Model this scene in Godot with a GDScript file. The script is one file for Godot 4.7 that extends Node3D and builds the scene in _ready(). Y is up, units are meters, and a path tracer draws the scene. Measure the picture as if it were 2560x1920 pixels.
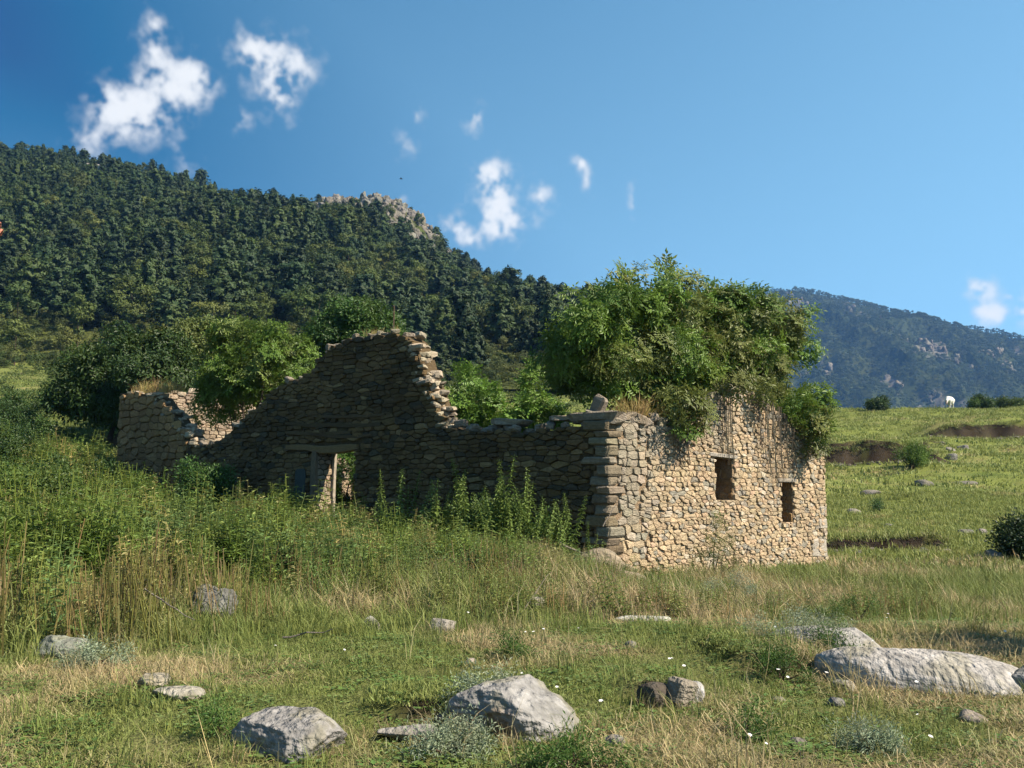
extends Node3D
# A ruined stone house on a mountain meadow. Metres; y up; the viewer stands near the origin and looks towards -z. «d» is the distance ahead (-z).

# ---------------------------------------------------------------- mesh helper
class MB:
	var v := PackedVector3Array()
	var c := PackedColorArray()
	var i := PackedInt32Array()
	var nrm := PackedVector3Array()
	func p(a: Vector3, col: Color) -> int:
		v.push_back(a)
		c.push_back(col)
		return v.size() - 1
	func t(a: int, b: int, d: int) -> void:
		i.push_back(a)
		i.push_back(b)
		i.push_back(d)
	func q(a: int, b: int, d: int, e: int) -> void:
		t(a, b, d)
		t(a, d, e)
	func tri(a: Vector3, b: Vector3, d: Vector3, col: Color) -> void:
		var k := v.size()
		p(a, col)
		p(b, col)
		p(d, col)
		t(k, k + 1, k + 2)
	func quad(a: Vector3, b: Vector3, d: Vector3, e: Vector3, col: Color) -> void:
		var k := v.size()
		p(a, col)
		p(b, col)
		p(d, col)
		p(e, col)
		q(k, k + 1, k + 2, k + 3)
	func smooth() -> void:
		nrm.resize(v.size())
		nrm.fill(Vector3.ZERO)
		for k in range(0, i.size(), 3):
			var a := i[k]
			var b := i[k + 1]
			var d := i[k + 2]
			var n := (v[d] - v[a]).cross(v[b] - v[a])
			nrm[a] += n
			nrm[b] += n
			nrm[d] += n
		for k in nrm.size():
			nrm[k] = nrm[k].normalized() if nrm[k].length_squared() > 1e-20 else Vector3.UP
	func done() -> ArrayMesh:
		var m := ArrayMesh.new()
		if i.is_empty():
			return m
		var arr := []
		arr.resize(Mesh.ARRAY_MAX)
		arr[Mesh.ARRAY_VERTEX] = v
		arr[Mesh.ARRAY_COLOR] = c
		arr[Mesh.ARRAY_INDEX] = i
		if nrm.size() == v.size():
			arr[Mesh.ARRAY_NORMAL] = nrm
		m.add_surface_from_arrays(Mesh.PRIMITIVE_TRIANGLES, arr)
		return m
	func add(o: MB, x: Transform3D, tint := Color.WHITE) -> void:
		var k := v.size()
		for n in o.v.size():
			v.push_back(x * o.v[n])
			c.push_back(o.c[n] * tint)
		for n in o.i.size():
			i.push_back(o.i[n] + k)

class Scatter:
	var buf := PackedFloat32Array()
	var n := 0
	func put(b: Basis, o: Vector3, c: Color) -> void:
		buf.append_array(PackedFloat32Array([b.x.x, b.y.x, b.z.x, o.x, b.x.y, b.y.y, b.z.y, o.y, b.x.z, b.y.z, b.z.z, o.z, c.r, c.g, c.b, 1.0]))
		n += 1

var rng := RandomNumberGenerator.new()
var noise := FastNoiseLite.new()
var fine := FastNoiseLite.new()
var taken := {}
var M := {}

func rf(a: float, b: float) -> float:
	return rng.randf_range(a, b)

func ss(a: float, b: float, x: float) -> float:
	return smoothstep(a, b, x)

func numbered(called: String) -> String:
	var k: int = taken.get(called, 0)
	taken[called] = k + 1
	return called if k == 0 else "%s_%03d" % [called, k]

func tag(o: Node, label: String, category: String, group := "", kind := "") -> Node:
	o.set_meta("label", label)
	if category: o.set_meta("category", category)
	if group: o.set_meta("group", group)
	if kind: o.set_meta("kind", kind)
	return o

func thing(called: String, label: String, category: String, at := Vector3.ZERO, group := "") -> Node3D:
	var o := Node3D.new()
	o.name = numbered(called)
	add_child(o, true)
	o.position = at
	tag(o, label, category, group)
	return o

func part(parent: Node, called: String, mesh: Mesh, mat: Material, at := Vector3.ZERO) -> MeshInstance3D:
	var o := MeshInstance3D.new()
	o.mesh = mesh
	o.material_override = mat
	if parent == self:
		o.name = numbered(called)
	else:
		var k := 0
		var counts: Dictionary = parent.get_meta("counts") if parent.has_meta("counts") else {}
		k = counts.get(called, 0)
		counts[called] = k + 1
		parent.set_meta("counts", counts)
		o.name = called if k == 0 else "%s_%03d" % [called, k]
	parent.add_child(o, true)
	o.position = at
	return o

func scattered(parent: Node, called: String, s: Scatter, mesh: Mesh, mat: Material) -> MultiMeshInstance3D:
	var mm := MultiMesh.new()
	mm.transform_format = MultiMesh.TRANSFORM_3D
	mm.use_colors = true
	mm.mesh = mesh
	mm.instance_count = s.n
	mm.buffer = s.buf
	var o := MultiMeshInstance3D.new()
	o.multimesh = mm
	o.material_override = mat
	if parent == self:
		o.name = numbered(called)
	else:
		o.name = called
	parent.add_child(o, true)
	return o

func mix(a: Color, b: Color, t: float) -> Color:
	return a.lerp(b, clampf(t, 0.0, 1.0))

func tone(c: Color, spread: float) -> Color:
	var k := 1.0 + rf(-spread, spread)
	return Color(c.r * k * (1.0 + rf(-spread, spread) * 0.3), c.g * k, c.b * k * (1.0 + rf(-spread, spread) * 0.3))

# ---------------------------------------------------------------- materials
func noise_tex(freq: float, lo: float, hi: float, octaves := 5, kind := FastNoiseLite.TYPE_SIMPLEX_SMOOTH, sd := 1, size := 512) -> NoiseTexture2D:
	var n := FastNoiseLite.new()
	n.noise_type = kind
	n.frequency = freq
	n.fractal_octaves = octaves
	n.seed = sd
	if kind == FastNoiseLite.TYPE_CELLULAR:
		n.cellular_return_type = FastNoiseLite.RETURN_DISTANCE2_SUB
	var x := NoiseTexture2D.new()
	x.width = size
	x.height = size
	x.seamless = true
	x.noise = n
	var g := Gradient.new()
	g.set_color(0, Color(lo, lo, lo))
	g.set_color(1, Color(hi, hi, hi))
	x.color_ramp = g
	return x

func matter(called: String, rough: float, spec: float, tex: Texture2D, bump: Texture2D, scale: float, depth_cm: float) -> StandardMaterial3D:
	var m := StandardMaterial3D.new()
	m.resource_name = called
	m.vertex_color_use_as_albedo = true
	m.albedo_color = Color.WHITE
	m.roughness = rough
	m.metallic_specular = spec
	if tex:
		m.albedo_texture = tex
	if bump:
		m.heightmap_enabled = true
		m.heightmap_texture = bump
		m.heightmap_scale = depth_cm
	if tex or bump:
		m.uv1_triplanar = true
		m.uv1_world_triplanar = true
		m.uv1_scale = Vector3.ONE * scale
	return m

func leafy(called: String, rough: float, back: float) -> StandardMaterial3D:
	var m := StandardMaterial3D.new()
	m.resource_name = called
	m.vertex_color_use_as_albedo = true
	m.roughness = rough
	m.metallic_specular = 0.35
	m.cull_mode = BaseMaterial3D.CULL_DISABLED
	if back > 0.0:
		m.backlight_enabled = true
		m.backlight = Color(back, back, back).linear_to_srgb()
	return m

func make_materials() -> void:
	var grain := noise_tex(0.02, 0.82, 1.0, 6, FastNoiseLite.TYPE_SIMPLEX_SMOOTH, 3)
	var rough_grain := noise_tex(0.012, 0.68, 1.0, 6, FastNoiseLite.TYPE_SIMPLEX_SMOOTH, 9)
	var bumps := noise_tex(0.03, 0.0, 1.0, 6, FastNoiseLite.TYPE_SIMPLEX_SMOOTH, 5)
	var strata := noise_tex(0.016, 0.0, 1.0, 6, FastNoiseLite.TYPE_PERLIN, 7)
	M.stone = matter("wall stone", 0.9, 0.3, rough_grain, bumps, 1.6, 3.0)
	M.mortar = matter("earth mortar", 0.95, 0.2, grain, bumps, 1.2, 4.0)
	M.boulder = matter("weathered boulder", 0.9, 0.3, rough_grain, strata, 2.2, 4.0)
	M.ground = matter("meadow soil", 0.95, 0.2, grain, bumps, 0.8, 4.0)
	M.cliff = matter("mountain rock", 0.95, 0.2, rough_grain, bumps, 0.05, 60.0)
	M.wood = matter("weathered wood", 0.85, 0.3, rough_grain, strata, 3.0, 2.0)
	M.wood.uv1_scale = Vector3(6.0, 0.8, 6.0)
	M.beam = matter("weathered beam", 0.85, 0.3, rough_grain, strata, 3.0, 2.0)
	M.beam.uv1_scale = Vector3(0.8, 7.0, 0.8)
	M.bark = matter("bark", 0.9, 0.2, rough_grain, bumps, 4.0, 3.0)
	M.tile = matter("clay tile", 0.85, 0.3, grain, bumps, 3.0, 1.0)
	M.hide = matter("hide", 0.8, 0.2, grain, null, 1.0, 0.0)
	M.leaf = leafy("leaves", 0.5, 0.6)
	M.leaf_nettle = leafy("nettle leaves", 0.5, 0.5)
	M.leaf_nettle.albedo_color = Color(0.12, 0.17, 0.04).linear_to_srgb()
	M.needle = leafy("needles", 0.7, 0.25)
	M.grass = leafy("grass blades", 0.6, 0.55)
	M.petal = leafy("petals", 0.7, 0.4)

# ---------------------------------------------------------------- sky
func sky_radiance(dir: Vector3, sun: Vector3) -> Color:
	var a := maxf(dir.dot(sun), -0.24)
	var off := maxf(-a - 0.03, 0.0)
	var y := maxf(dir.y, 0.0)
	var h := (1.0 - y) * (1.0 - y)
	var halo := pow(maxf(dir.dot(sun), 0.0), 24.0) * 0.25
	return Color(maxf(-0.03 + 0.266 * a + 0.44 * h - 0.45 * off, 0.012) + halo, maxf(0.05 + 0.47 * a + 0.78 * h - 0.7 * off, 0.09) + halo, maxf(0.21 + 0.645 * a + 0.97 * h - 0.8 * off, 0.25) + halo)

func make_sky(sun: Vector3, exposed: float) -> Image:
	var w := 256
	var im := Image.create(w, w / 2, false, Image.FORMAT_RGBF)
	for y in w / 2:
		var th := (y + 0.5) / (w / 2.0) * PI
		for x in w:
			var ph := (x + 0.5) / w * TAU
			im.set_pixel(x, y, sky_radiance(Vector3(sin(th) * sin(ph), cos(th), -sin(th) * cos(ph)), sun) * (1.0 / exposed))
	var W := 4096
	var H := 2048
	# the seam of the panorama lies straight ahead: wrap before the picture is enlarged
	var wide := Image.create(w + 8, w / 2, false, Image.FORMAT_RGBF)
	wide.blit_rect(im, Rect2i(w - 4, 0, 4, w / 2), Vector2i(0, 0))
	wide.blit_rect(im, Rect2i(0, 0, w, w / 2), Vector2i(4, 0))
	wide.blit_rect(im, Rect2i(0, 0, 4, w / 2), Vector2i(w + 4, 0))
	wide.resize(W + 8 * W / w, H, Image.INTERPOLATE_BILINEAR)
	im = wide.get_region(Rect2i(4 * W / w, 0, W, H))
	# clouds: azimuth, elevation, half width, half height (degrees), thickness
	var puffs := [[-21.57, 20.22, 1.84, 1.15, 1.00], [-19.29, 21.31, 1.84, 1.27, 1.00], [-18.47, 22.11, 1.04, 0.97, 1.00], [-22.48, 20.00, 1.04, 0.92, 0.90], [-20.42, 22.87, 0.87, 1.38, 0.70], [-20.59, 24.39, 0.58, 0.74, 0.50], [-22.82, 18.43, 1.50, 0.92, 0.45], [-21.12, 19.46, 1.84, 1.04, 0.70], [-18.74, 17.86, 0.69, 0.92, 0.30], [-23.82, 18.20, 0.81, 0.92, 0.35],
		[-14.08, 23.18, 1.73, 1.50, 0.80], [-13.58, 21.68, 0.97, 1.15, 0.90], [-15.00, 23.80, 1.38, 1.04, 0.55], [-12.60, 23.20, 1.15, 0.81, 0.50], [-15.66, 20.14, 0.46, 0.69, 0.30], [-2.21, 20.95, 0.55, 0.69, 0.70], [-5.70, 20.97, 0.41, 0.55, 0.30], [-6.38, 19.44, 0.60, 0.64, 0.35],
		[-0.94, 16.47, 1.10, 1.66, 1.20], [-1.30, 17.80, 0.97, 0.74, 1.10], [-0.59, 15.13, 1.04, 0.97, 1.00], [-3.29, 14.88, 1.10, 0.83, 0.75], [-2.23, 14.34, 0.74, 0.51, 0.70], [1.65, 16.69, 0.74, 0.83, 0.60], [0.71, 15.36, 0.97, 0.60, 0.30], [4.02, 18.42, 0.41, 0.55, 0.70], [4.39, 17.58, 0.25, 0.60, 0.50], [7.09, 16.35, 0.25, 0.74, 0.50], [4.99, 16.53, 0.21, 0.16, 0.40],
		[25.72, 9.78, 0.66, 1.2, 0.85], [26.05, 8.95, 0.85, 0.5, 0.85], [25.32, 10.39, 0.60, 0.46, 0.80], [27.61, 9.21, 0.60, 0.83, 1.00], [26.91, 9.88, 0.28, 0.18, 0.40], [-6.46, 16.42, 0.41, 0.30, 0.40]]
	for k in 40:   # the same kind of small clouds goes on all round
		var az := rf(36.0, 324.0)
		var el := rf(9.0, 45.0)
		var big := rf(0.5, 2.0)
		for j in 4:
			puffs.append([az + rf(-1.0, 1.0) * big, el + rf(-0.8, 0.8) * big, big * rf(0.5, 1.0), big * rf(0.4, 0.9), rf(0.4, 1.0)])
	var wisp := FastNoiseLite.new()
	wisp.frequency = 0.32
	wisp.fractal_octaves = 5
	wisp.fractal_gain = 0.5
	wisp.seed = 12
	var cover := {}
	var ppd := W / 360.0
	for c in puffs:
		var ca: float = c[0]
		var ce: float = c[1]
		var ra: float = c[2] * 1.7 / cos(deg_to_rad(ce))
		var re: float = c[3] * 1.7
		for y in range(int((90.0 - ce - re) * ppd), int((90.0 - ce + re) * ppd) + 1):
			var el2 := 90.0 - (y + 0.5) / ppd
			for x in range(int((ca - ra) * ppd), int((ca + ra) * ppd) + 1):
				var az2 := (x + 0.5) / ppd
				var q := Vector2((az2 - ca) / ra, (el2 - ce) / re)
				var fall := 1.0 - q.length()
				if fall <= 0.0: continue
				var key := posmod(x, W) + y * W
				cover[key] = cover.get(key, 0.0) + fall * fall * float(c[4]) * 2.0
	for key in cover:
		var x: int = key % W
		var y: int = key / W
		var az := wrapf((x + 0.5) / ppd, -180.0, 180.0)
		var el := 90.0 - (y + 0.5) / ppd
		var n := wisp.get_noise_3d(az * 2.0, el * 2.0, 0.0) + 0.4 * wisp.get_noise_3d(az * 5.0, el * 5.0, 9.0)
		var d: float = cover[key] * (0.75 + 1.2 * n) + 0.36 * n - 0.03
		var a := 1.0 - exp(-1.35 * pow(maxf(d, 0.0), 1.5))
		if a <= 0.0: continue
		var shade := 0.86 + 0.14 * ss(0.2, 1.1, d)
		im.set_pixel(x, y, im.get_pixel(x, y).lerp(Color(shade * 0.97, shade * 0.985, shade) * (1.0 / exposed), a * 0.97))
	return im

# ---------------------------------------------------------------- terrain
const BANKS := [[9.8, 15.2, 33.2, 34.4, 0.42], [17.5, 29.0, 63.0, 66.0, 1.5], [33.0, 50.0, 82.0, 86.0, 1.25], [52.0, 75.0, 85.0, 93.0, 1.2], [1.85, 2.75, 8.9, 8.6, 0.16], [0.95, 1.35, 7.7, 7.6, 0.12], [-1.0, -0.05, 6.95, 6.8, 0.12], [-40.0, -30.0, 57.0, 60.0, 0.5], [27.0, 34.0, 71.0, 79.0, 0.45]]

func bank(x: float, d: float) -> Vector2:   # (height added, how much this is a bare face)
	var h := 0.0
	var bare := 0.0
	for b in BANKS:
		var t: float = (x - b[0]) / (b[1] - b[0])
		if t <= 0.0 or t >= 1.0: continue
		var soft: float = maxf(0.05, b[4] * 0.2)
		var dl: float = lerpf(b[2], b[3], t) + noise.get_noise_2d(x * 6.0, b[2] * 9.0) * b[4] * 1.6
		var e: float = d - dl
		if e < -0.8 or e > b[4] * 12.0: continue
		var a: float = b[4] * ss(0.0, 0.2, t) * ss(1.0, 0.8, t) * (0.9 + 0.35 * noise.get_noise_1d(x * 6.0))
		h += a * (clampf(e / soft, 0.0, 1.0) - ss(0.5, b[4] * 12.0, e))
		if e > -0.18 - 0.14 * float(b[4] > 0.25) and e < soft + (0.27 if b[4] > 0.25 else 0.1): bare = maxf(bare, ss(0.02, 0.1, a))
	return Vector2(h, bare)

func hgt(x: float, d: float) -> float:
	var r := maxf(d - 33.0, 0.0)
	if d > 165.0:
		r = 132.0
	var h := 0.158 * r * r / (r + 14.0)
	var right := ss(0.10, 0.20, x / maxf(d, 10.0))
	if d > 112.0:
		var over := d - 112.0
		h = lerpf(h, 0.158 * 79.0 * 79.0 / 93.0 + minf(over, 8.0) * 0.05 - maxf(over - 6.0, 0.0) * 0.22, right)
	if d > 165.0:
		h = lerpf(h - (d - 165.0) * 0.04, h, right)
	h += 3.2 * ss(-4.0, -22.0, x) * ss(18.0, 44.0, d)
	h -= 0.68 * ss(0.2, 3.4, x) * ss(10.5, 18.5, d) * (1.0 - 0.4 * ss(25.0, 40.0, d))
	h += 0.012 * maxf(x - 34.0, 0.0) * ss(60.0, 110.0, d)
	h += 0.05 * noise.get_noise_2d(x * 40.0, d * 40.0) * ss(300.0, 100.0, d)
	h += noise.get_noise_2d(x * 8.0, d * 8.0 + 77.0) * (0.10 + 0.35 * ss(32.0, 60.0, d))
	h += noise.get_noise_2d(x * 2.0 + 40.0, d * 2.0) * 1.0 * ss(45.0, 90.0, d)
	h -= 0.16 * noise.get_noise_2d(0.0, 77.0)
	return h + bank(x, d).x

func gp(x: float, d: float, up := 0.0) -> Vector3:
	return Vector3(x, hgt(x, d) + up, -d)

func steps_of(marks: Array) -> PackedFloat32Array:   # [start, [end, step], [end, step] ...]
	var out := PackedFloat32Array([marks[0]])
	var at: float = marks[0]
	for k in range(1, marks.size()):
		var till: float = marks[k][0]
		while at < till - 1e-4:
			at += float(marks[k][1])
			out.push_back(at)
	return out

# how dry (0 green .. 1 straw) the growth is
func dryness(x: float, d: float) -> float:
	var n := noise.get_noise_2d(x * 30.0 + 300.0, d * 30.0) * 0.9 + noise.get_noise_2d(x * 9.0, d * 9.0 + 500.0) * 0.7
	var k := 0.25 + n
	k += 0.22 * ss(-2.0, 1.0, x) * ss(9.0, 6.0, x) * ss(13.5, 16.0, d) * ss(27.0, 22.0, d)
	k += 0.25 * ss(3.0, 5.0, x) * ss(10.0, 8.0, x) * ss(15.0, 17.0, d) * ss(26.0, 21.0, d)
	k += 0.3 * ss(-5.0, -3.0, x) * ss(-1.0, -2.0, x) * exp(-pow((d - 8.0) / 1.5, 2.0))
	k -= 0.35 * ss(27.0, 34.0, d)
	return clampf(k, 0.0, 1.0)

const GREEN := Color(0.152, 0.184, 0.048)
const STRAW := Color(0.36, 0.28, 0.15)
const SOIL := Color(0.085, 0.06, 0.038)

func make_ground() -> void:
	var xs := steps_of([-1600.0, [-400.0, 200.0], [-120.0, 40.0], [-60.0, 5.0], [-24.0, 1.2], [-12.0, 0.45], [20.0, 0.28], [32.0, 0.45], [78.0, 0.7], [130.0, 5.0], [450.0, 40.0], [1800.0, 150.0]])
	var ds := steps_of([-30.0, [0.0, 3.0], [4.0, 0.5], [10.0, 0.16], [38.0, 0.26], [92.0, 0.38], [124.0, 0.8], [170.0, 3.0], [300.0, 20.0], [700.0, 100.0], [2600.0, 400.0]])
	var mb := MB.new()
	var nx := xs.size()
	for b in ds.size():
		var d := ds[b]
		for a in nx:
			var x := xs[a]
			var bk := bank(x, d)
			var dr := dryness(x, d)
			var col := mix(GREEN * 0.85, STRAW * 0.6, dr * 0.8)
			col = mix(col, SOIL, 0.35 * ss(35.0, 12.0, d) + 0.3 * ss(0.1, 0.5, noise.get_noise_2d(x * 60.0, d * 60.0)))
			if d > 30.0:
				col *= Color(1.25, 1.2, 1.15)
				col = mix(col, Color(0.085, 0.12, 0.028), 0.7 * ss(0.1, 0.45, noise.get_noise_2d(x * 14.0, d * 24.0 + 900.0)))
			col = mix(col, mix(Color(0.012, 0.009, 0.007), Color(0.05, 0.038, 0.026), 0.5 + 1.5 * noise.get_noise_2d(x * 50.0, d * 50.0)), bk.y * ss(-0.5, -0.2, noise.get_noise_2d(x * 28.0, d * 40.0 + 300.0)))  # near-black on the bank faces: their shade is put into the soil colour
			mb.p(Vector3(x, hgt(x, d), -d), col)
	for b in ds.size() - 1:
		for a in nx - 1:
			var k := b * nx + a
			mb.q(k, k + nx, k + nx + 1, k + 1)
	mb.smooth()
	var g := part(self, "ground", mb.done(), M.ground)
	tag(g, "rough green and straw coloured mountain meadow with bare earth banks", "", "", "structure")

# ridge of the wooded hill
const RIDGE := [-900.0, 182.0, -304.0, 163.0, -231.0, 156.0, -186.0, 149.0, -150.0, 141.0, -123.0, 134.0, -90.0, 132.0, -69.0, 133.0, -50.6, 131.0, -39.8, 121.0, -32.5, 110.0, -23.5, 102.0, -14.5, 93.0, 3.6, 83.0, 25.3, 76.0, 76.0, 66.0, 144.0, 36.0, 185.0, 15.0, 260.0, 0.0, 900.0, -20.0]
const FAR := [-900.0, 380.0, 19.0, 472.0, 96.0, 482.0, 164.0, 485.0, 270.0, 448.0, 405.0, 425.0, 549.0, 448.0, 626.0, 479.0, 694.0, 485.0, 752.0, 475.0, 819.0, 459.0, 887.0, 443.0, 964.0, 417.0, 1060.0, 392.0, 1118.0, 372.0, 1157.0, 349.0, 1195.0, 332.0, 1234.0, 356.0, 1400.0, 380.0, 2200.0, 300.0]

func along(line: Array, x: float) -> float:
	for k in range(2, line.size(), 2):
		if x < line[k]:
			var t: float = (x - line[k - 2]) / (line[k] - line[k - 2])
			return lerpf(line[k - 1], line[k + 1], clampf(t, 0.0, 1.0))
	return line[line.size() - 1]

func hill(x: float, d: float) -> float:
	var t := clampf((d - 150.0) / 300.0, -0.1, 1.0)
	var foot := lerpf(18.0, -12.0, ss(20.0, 70.0, x))
	var h := lerpf(foot, along(RIDGE, x), pow(maxf(t, 0.0), 0.92) if t > 0.0 else 0.0)
	if t < 0.0: h += t * 60.0
	h += noise.get_noise_2d(x * 0.9, d * 0.9) * 9.0 * ss(0.0, 0.3, t) * ss(1.02, 0.85, t)
	h += noise.get_noise_2d(x * 3.0, d * 3.0) * 2.0 * ss(0.0, 0.2, t)
	if d > 450.0: h -= (d - 450.0) * 0.25
	return h

func dome(x: float, d: float) -> float:   # where the hill is bare rock: the dome at its shoulder
	return ss(-92.0, -76.0, x) * ss(-24.0, -33.0, x) * ss(352.0, 378.0, d + (x + 60.0) * 0.25)

func mountain(x: float, d: float) -> float:
	var t := clampf((d - 1450.0) / 950.0, 0.0, 1.0)
	var top := along(FAR, x)
	var rib := 1.0 - absf(noise.get_noise_2d(x * 0.28, d * 0.16 + 50.0)) * 2.0
	var h := lerpf(20.0, top, pow(t, 0.85)) + (rib - 0.4) * 46.0 * ss(0.0, 0.25, t) * ss(1.0, 0.8, t)
	h += noise.get_noise_2d(x * 0.9, d * 0.9) * 14.0 * ss(0.0, 0.3, t) * ss(1.05, 0.7, t)
	if d > 2400.0: h -= (d - 2400.0) * 0.4
	return h

func bare_mountain(x: float, d: float) -> float:
	return ss(0.30, 0.42, noise.get_noise_2d(x * 0.55 + 20.0, d * 0.3) + 0.35 * fine.get_noise_2d(x * 0.6, d * 0.6))

func make_hills() -> void:
	var mb := MB.new()
	var nx := 0
	var rows := steps_of([136.0, [380.0, 6.0], [460.0, 2.0], [520.0, 12.0]])
	var cols := steps_of([-460.0, [-120.0, 8.0], [-10.0, 1.6], [300.0, 8.0]])
	nx = cols.size()
	for d in rows:
		for x in cols:
			var dm := dome(x, d)
			var y := hill(x, d)
			var col := mix(Color(0.05, 0.068, 0.018), Color(0.095, 0.105, 0.028), 0.5 + noise.get_noise_2d(x * 4.0, d * 4.0))
			if dm > 0.01:
				var blocks := floorf((fine.get_noise_2d(x * 2.2, d * 2.2) + 1.0) * 5.0) / 5.0 - 1.0
				y += dm * (2.6 * blocks + 1.6 * fine.get_noise_2d(x * 7.0, d * 7.0) + 1.5)
				var bare := dm * ss(-0.1, 0.12, noise.get_noise_2d(x * 9.0, d * 9.0 + 30.0))
				col = mix(col, tone(Color(0.16, 0.145, 0.12), 0.3), bare * 0.8)
			mb.p(Vector3(x, y, -d), col)
	for b in rows.size() - 1:
		for a in nx - 1:
			var k := b * nx + a
			mb.q(k, k + nx, k + nx + 1, k + 1)
	tag(part(self, "hill", mb.done(), M.cliff), "steep wooded hillside rising behind the ruin to a bare rock dome", "", "", "structure")
	mb = MB.new()
	var n2 := 0
	var far_cols := steps_of([-900.0, [-200.0, 50.0], [1450.0, 11.0], [2300.0, 60.0]])
	n2 = far_cols.size()
	var far_rows := steps_of([1380.0, [2420.0, 11.0], [2700.0, 70.0]])
	for d in far_rows:
		for x in far_cols:
			var bare := bare_mountain(x, d)
			var col := mix(Color(0.022, 0.035, 0.012), Color(0.05, 0.06, 0.02), 0.5 + noise.get_noise_2d(x * 0.8, d * 0.8))
			col = mix(col, tone(Color(0.20, 0.175, 0.15), 0.3), bare * 0.7)
			mb.p(Vector3(x, mountain(x, d) + bare * 7.0 * fine.get_noise_2d(x * 1.2, d * 1.2), -d), col)
	for b in far_rows.size() - 1:
		for a in n2 - 1:
			var k := b * n2 + a
			mb.q(k, k + n2, k + n2 + 1, k + 1)
	tag(part(self, "mountain", mb.done(), M.cliff), "distant blue wooded mountain with pale crags above the meadow crest", "", "", "structure")

# ---------------------------------------------------------------- masonry
func clip(poly: PackedVector2Array, o: Vector2, n: Vector2) -> PackedVector2Array:   # keeps (p - o).n <= 0
	var out := PackedVector2Array()
	var k := poly.size()
	for a in k:
		var p := poly[a]
		var q := poly[(a + 1) % k]
		var dp := (p - o).dot(n)
		var dq := (q - o).dot(n)
		if dp <= 0.0: out.push_back(p)
		if (dp < 0.0 and dq > 0.0) or (dp > 0.0 and dq < 0.0):
			out.push_back(p + (q - p) * (dp / (dp - dq)))
	return out

func masonry(u0: float, u1: float, v0: float, v1: float, wide: float, tall: float, coursed: float) -> Array:
	var seeds := PackedVector2Array()
	var weight := PackedFloat32Array()
	var y := v0
	while y < v1:
		var h := tall * rf(0.5, 1.55)
		var x := u0 - rf(0.0, wide)
		while x < u1 + wide:
			var w := wide * (rf(0.35, 1.3) if rng.randf() < 0.75 else rf(1.3, 2.2))
			seeds.push_back(Vector2(x + w * 0.5, y + h * 0.5 + h * rf(-0.5, 0.5) * (1.0 - coursed)))
			weight.push_back((rf(0.0, 0.3) if rng.randf() < 0.7 else rf(0.3, 1.1)) * tall * tall)
			x += w
		y += h
	var sq := wide / tall * 0.8   # stones are wider than tall: compare in a squeezed plane
	var cell := wide * 1.6
	var grid := {}
	for k in seeds.size():
		var key := Vector2i(floori(seeds[k].x / cell), floori(seeds[k].y * sq / cell))
		if not grid.has(key): grid[key] = []
		grid[key].append(k)
	var out := []
	for k in seeds.size():
		var s := seeds[k]
		if s.x < u0 - 0.05 or s.x > u1 + 0.05: continue
		var S := Vector2(s.x, s.y * sq)
		var R := cell
		var poly := PackedVector2Array([S + Vector2(-R, -R), S + Vector2(R, -R), S + Vector2(R, R), S + Vector2(-R, R)])
		var key := Vector2i(floori(S.x / cell), floori(S.y / cell))
		for gy in range(-1, 2):
			for gx in range(-1, 2):
				for j in grid.get(key + Vector2i(gx, gy), []):
					if j == k: continue
					var T := Vector2(seeds[j].x, seeds[j].y * sq)
					var dv := T - S
					var l2 := dv.length_squared()
					if l2 < 1e-6 or l2 > R * R * 4.0: continue
					var f := 0.5 + (weight[k] - weight[j]) * sq / (2.0 * l2)
					poly = clip(poly, S + dv * clampf(f, 0.15, 0.85), dv)
					if poly.size() < 3: break
		if poly.size() < 3: continue
		for n in poly.size():
			poly[n] = Vector2(poly[n].x, poly[n].y / sq)
		out.append(poly)
	return out

func centre(poly: PackedVector2Array) -> Vector2:
	var c := Vector2.ZERO
	for p in poly: c += p
	return c / poly.size()

func area(poly: PackedVector2Array) -> float:
	var a := 0.0
	for k in poly.size():
		a += poly[k].cross(poly[(k + 1) % poly.size()])
	return absf(a) * 0.5

func stone_face(poly: PackedVector2Array, U: Vector3, N: Vector3, gap: float, out_by: float, col: Color) -> MB:   # about the polygon's centre
	var c := centre(poly)
	var ring := PackedVector2Array()
	var k := poly.size()
	for a in k:
		var p := poly[a] - c
		var q := poly[(a + 1) % k] - c
		if p.distance_to(q) < 0.05:
			ring.push_back((p + q) * 0.5)
		else:
			ring.push_back(p.lerp(q, 0.07))
			ring.push_back(p.lerp(q, 0.93))
	var n := ring.size()
	for a in n:
		var l := maxf(ring[a].length(), 0.01)
		ring[a] = ring[a] * maxf(0.3, 1.0 - gap / l) * rf(0.92, 1.04)
	var mb := MB.new()
	var tilt := Vector2(rf(-0.13, 0.13), rf(-0.15, 0.12))
	for depth in 3:
		for a in n:
			var p := ring[a]
			var w := -0.09
			if depth == 1: w = out_by * 0.25 - 0.012 + p.dot(tilt) * 0.6
			if depth == 2:
				p *= rf(0.84, 0.95)
				w = out_by + p.dot(tilt) + rf(-0.008, 0.008)
			mb.p(U * p.x + Vector3.UP * p.y + N * w, col)
	var mid := mb.p(N * (out_by + rf(-0.002, 0.014)), col)
	for a in n:
		var b := (a + 1) % n
		mb.q(a, b, n + b, n + a)
		mb.q(n + a, n + b, n + n + b, n + n + a)
		mb.t(n + n + a, n + n + b, mid)
	return mb

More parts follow.
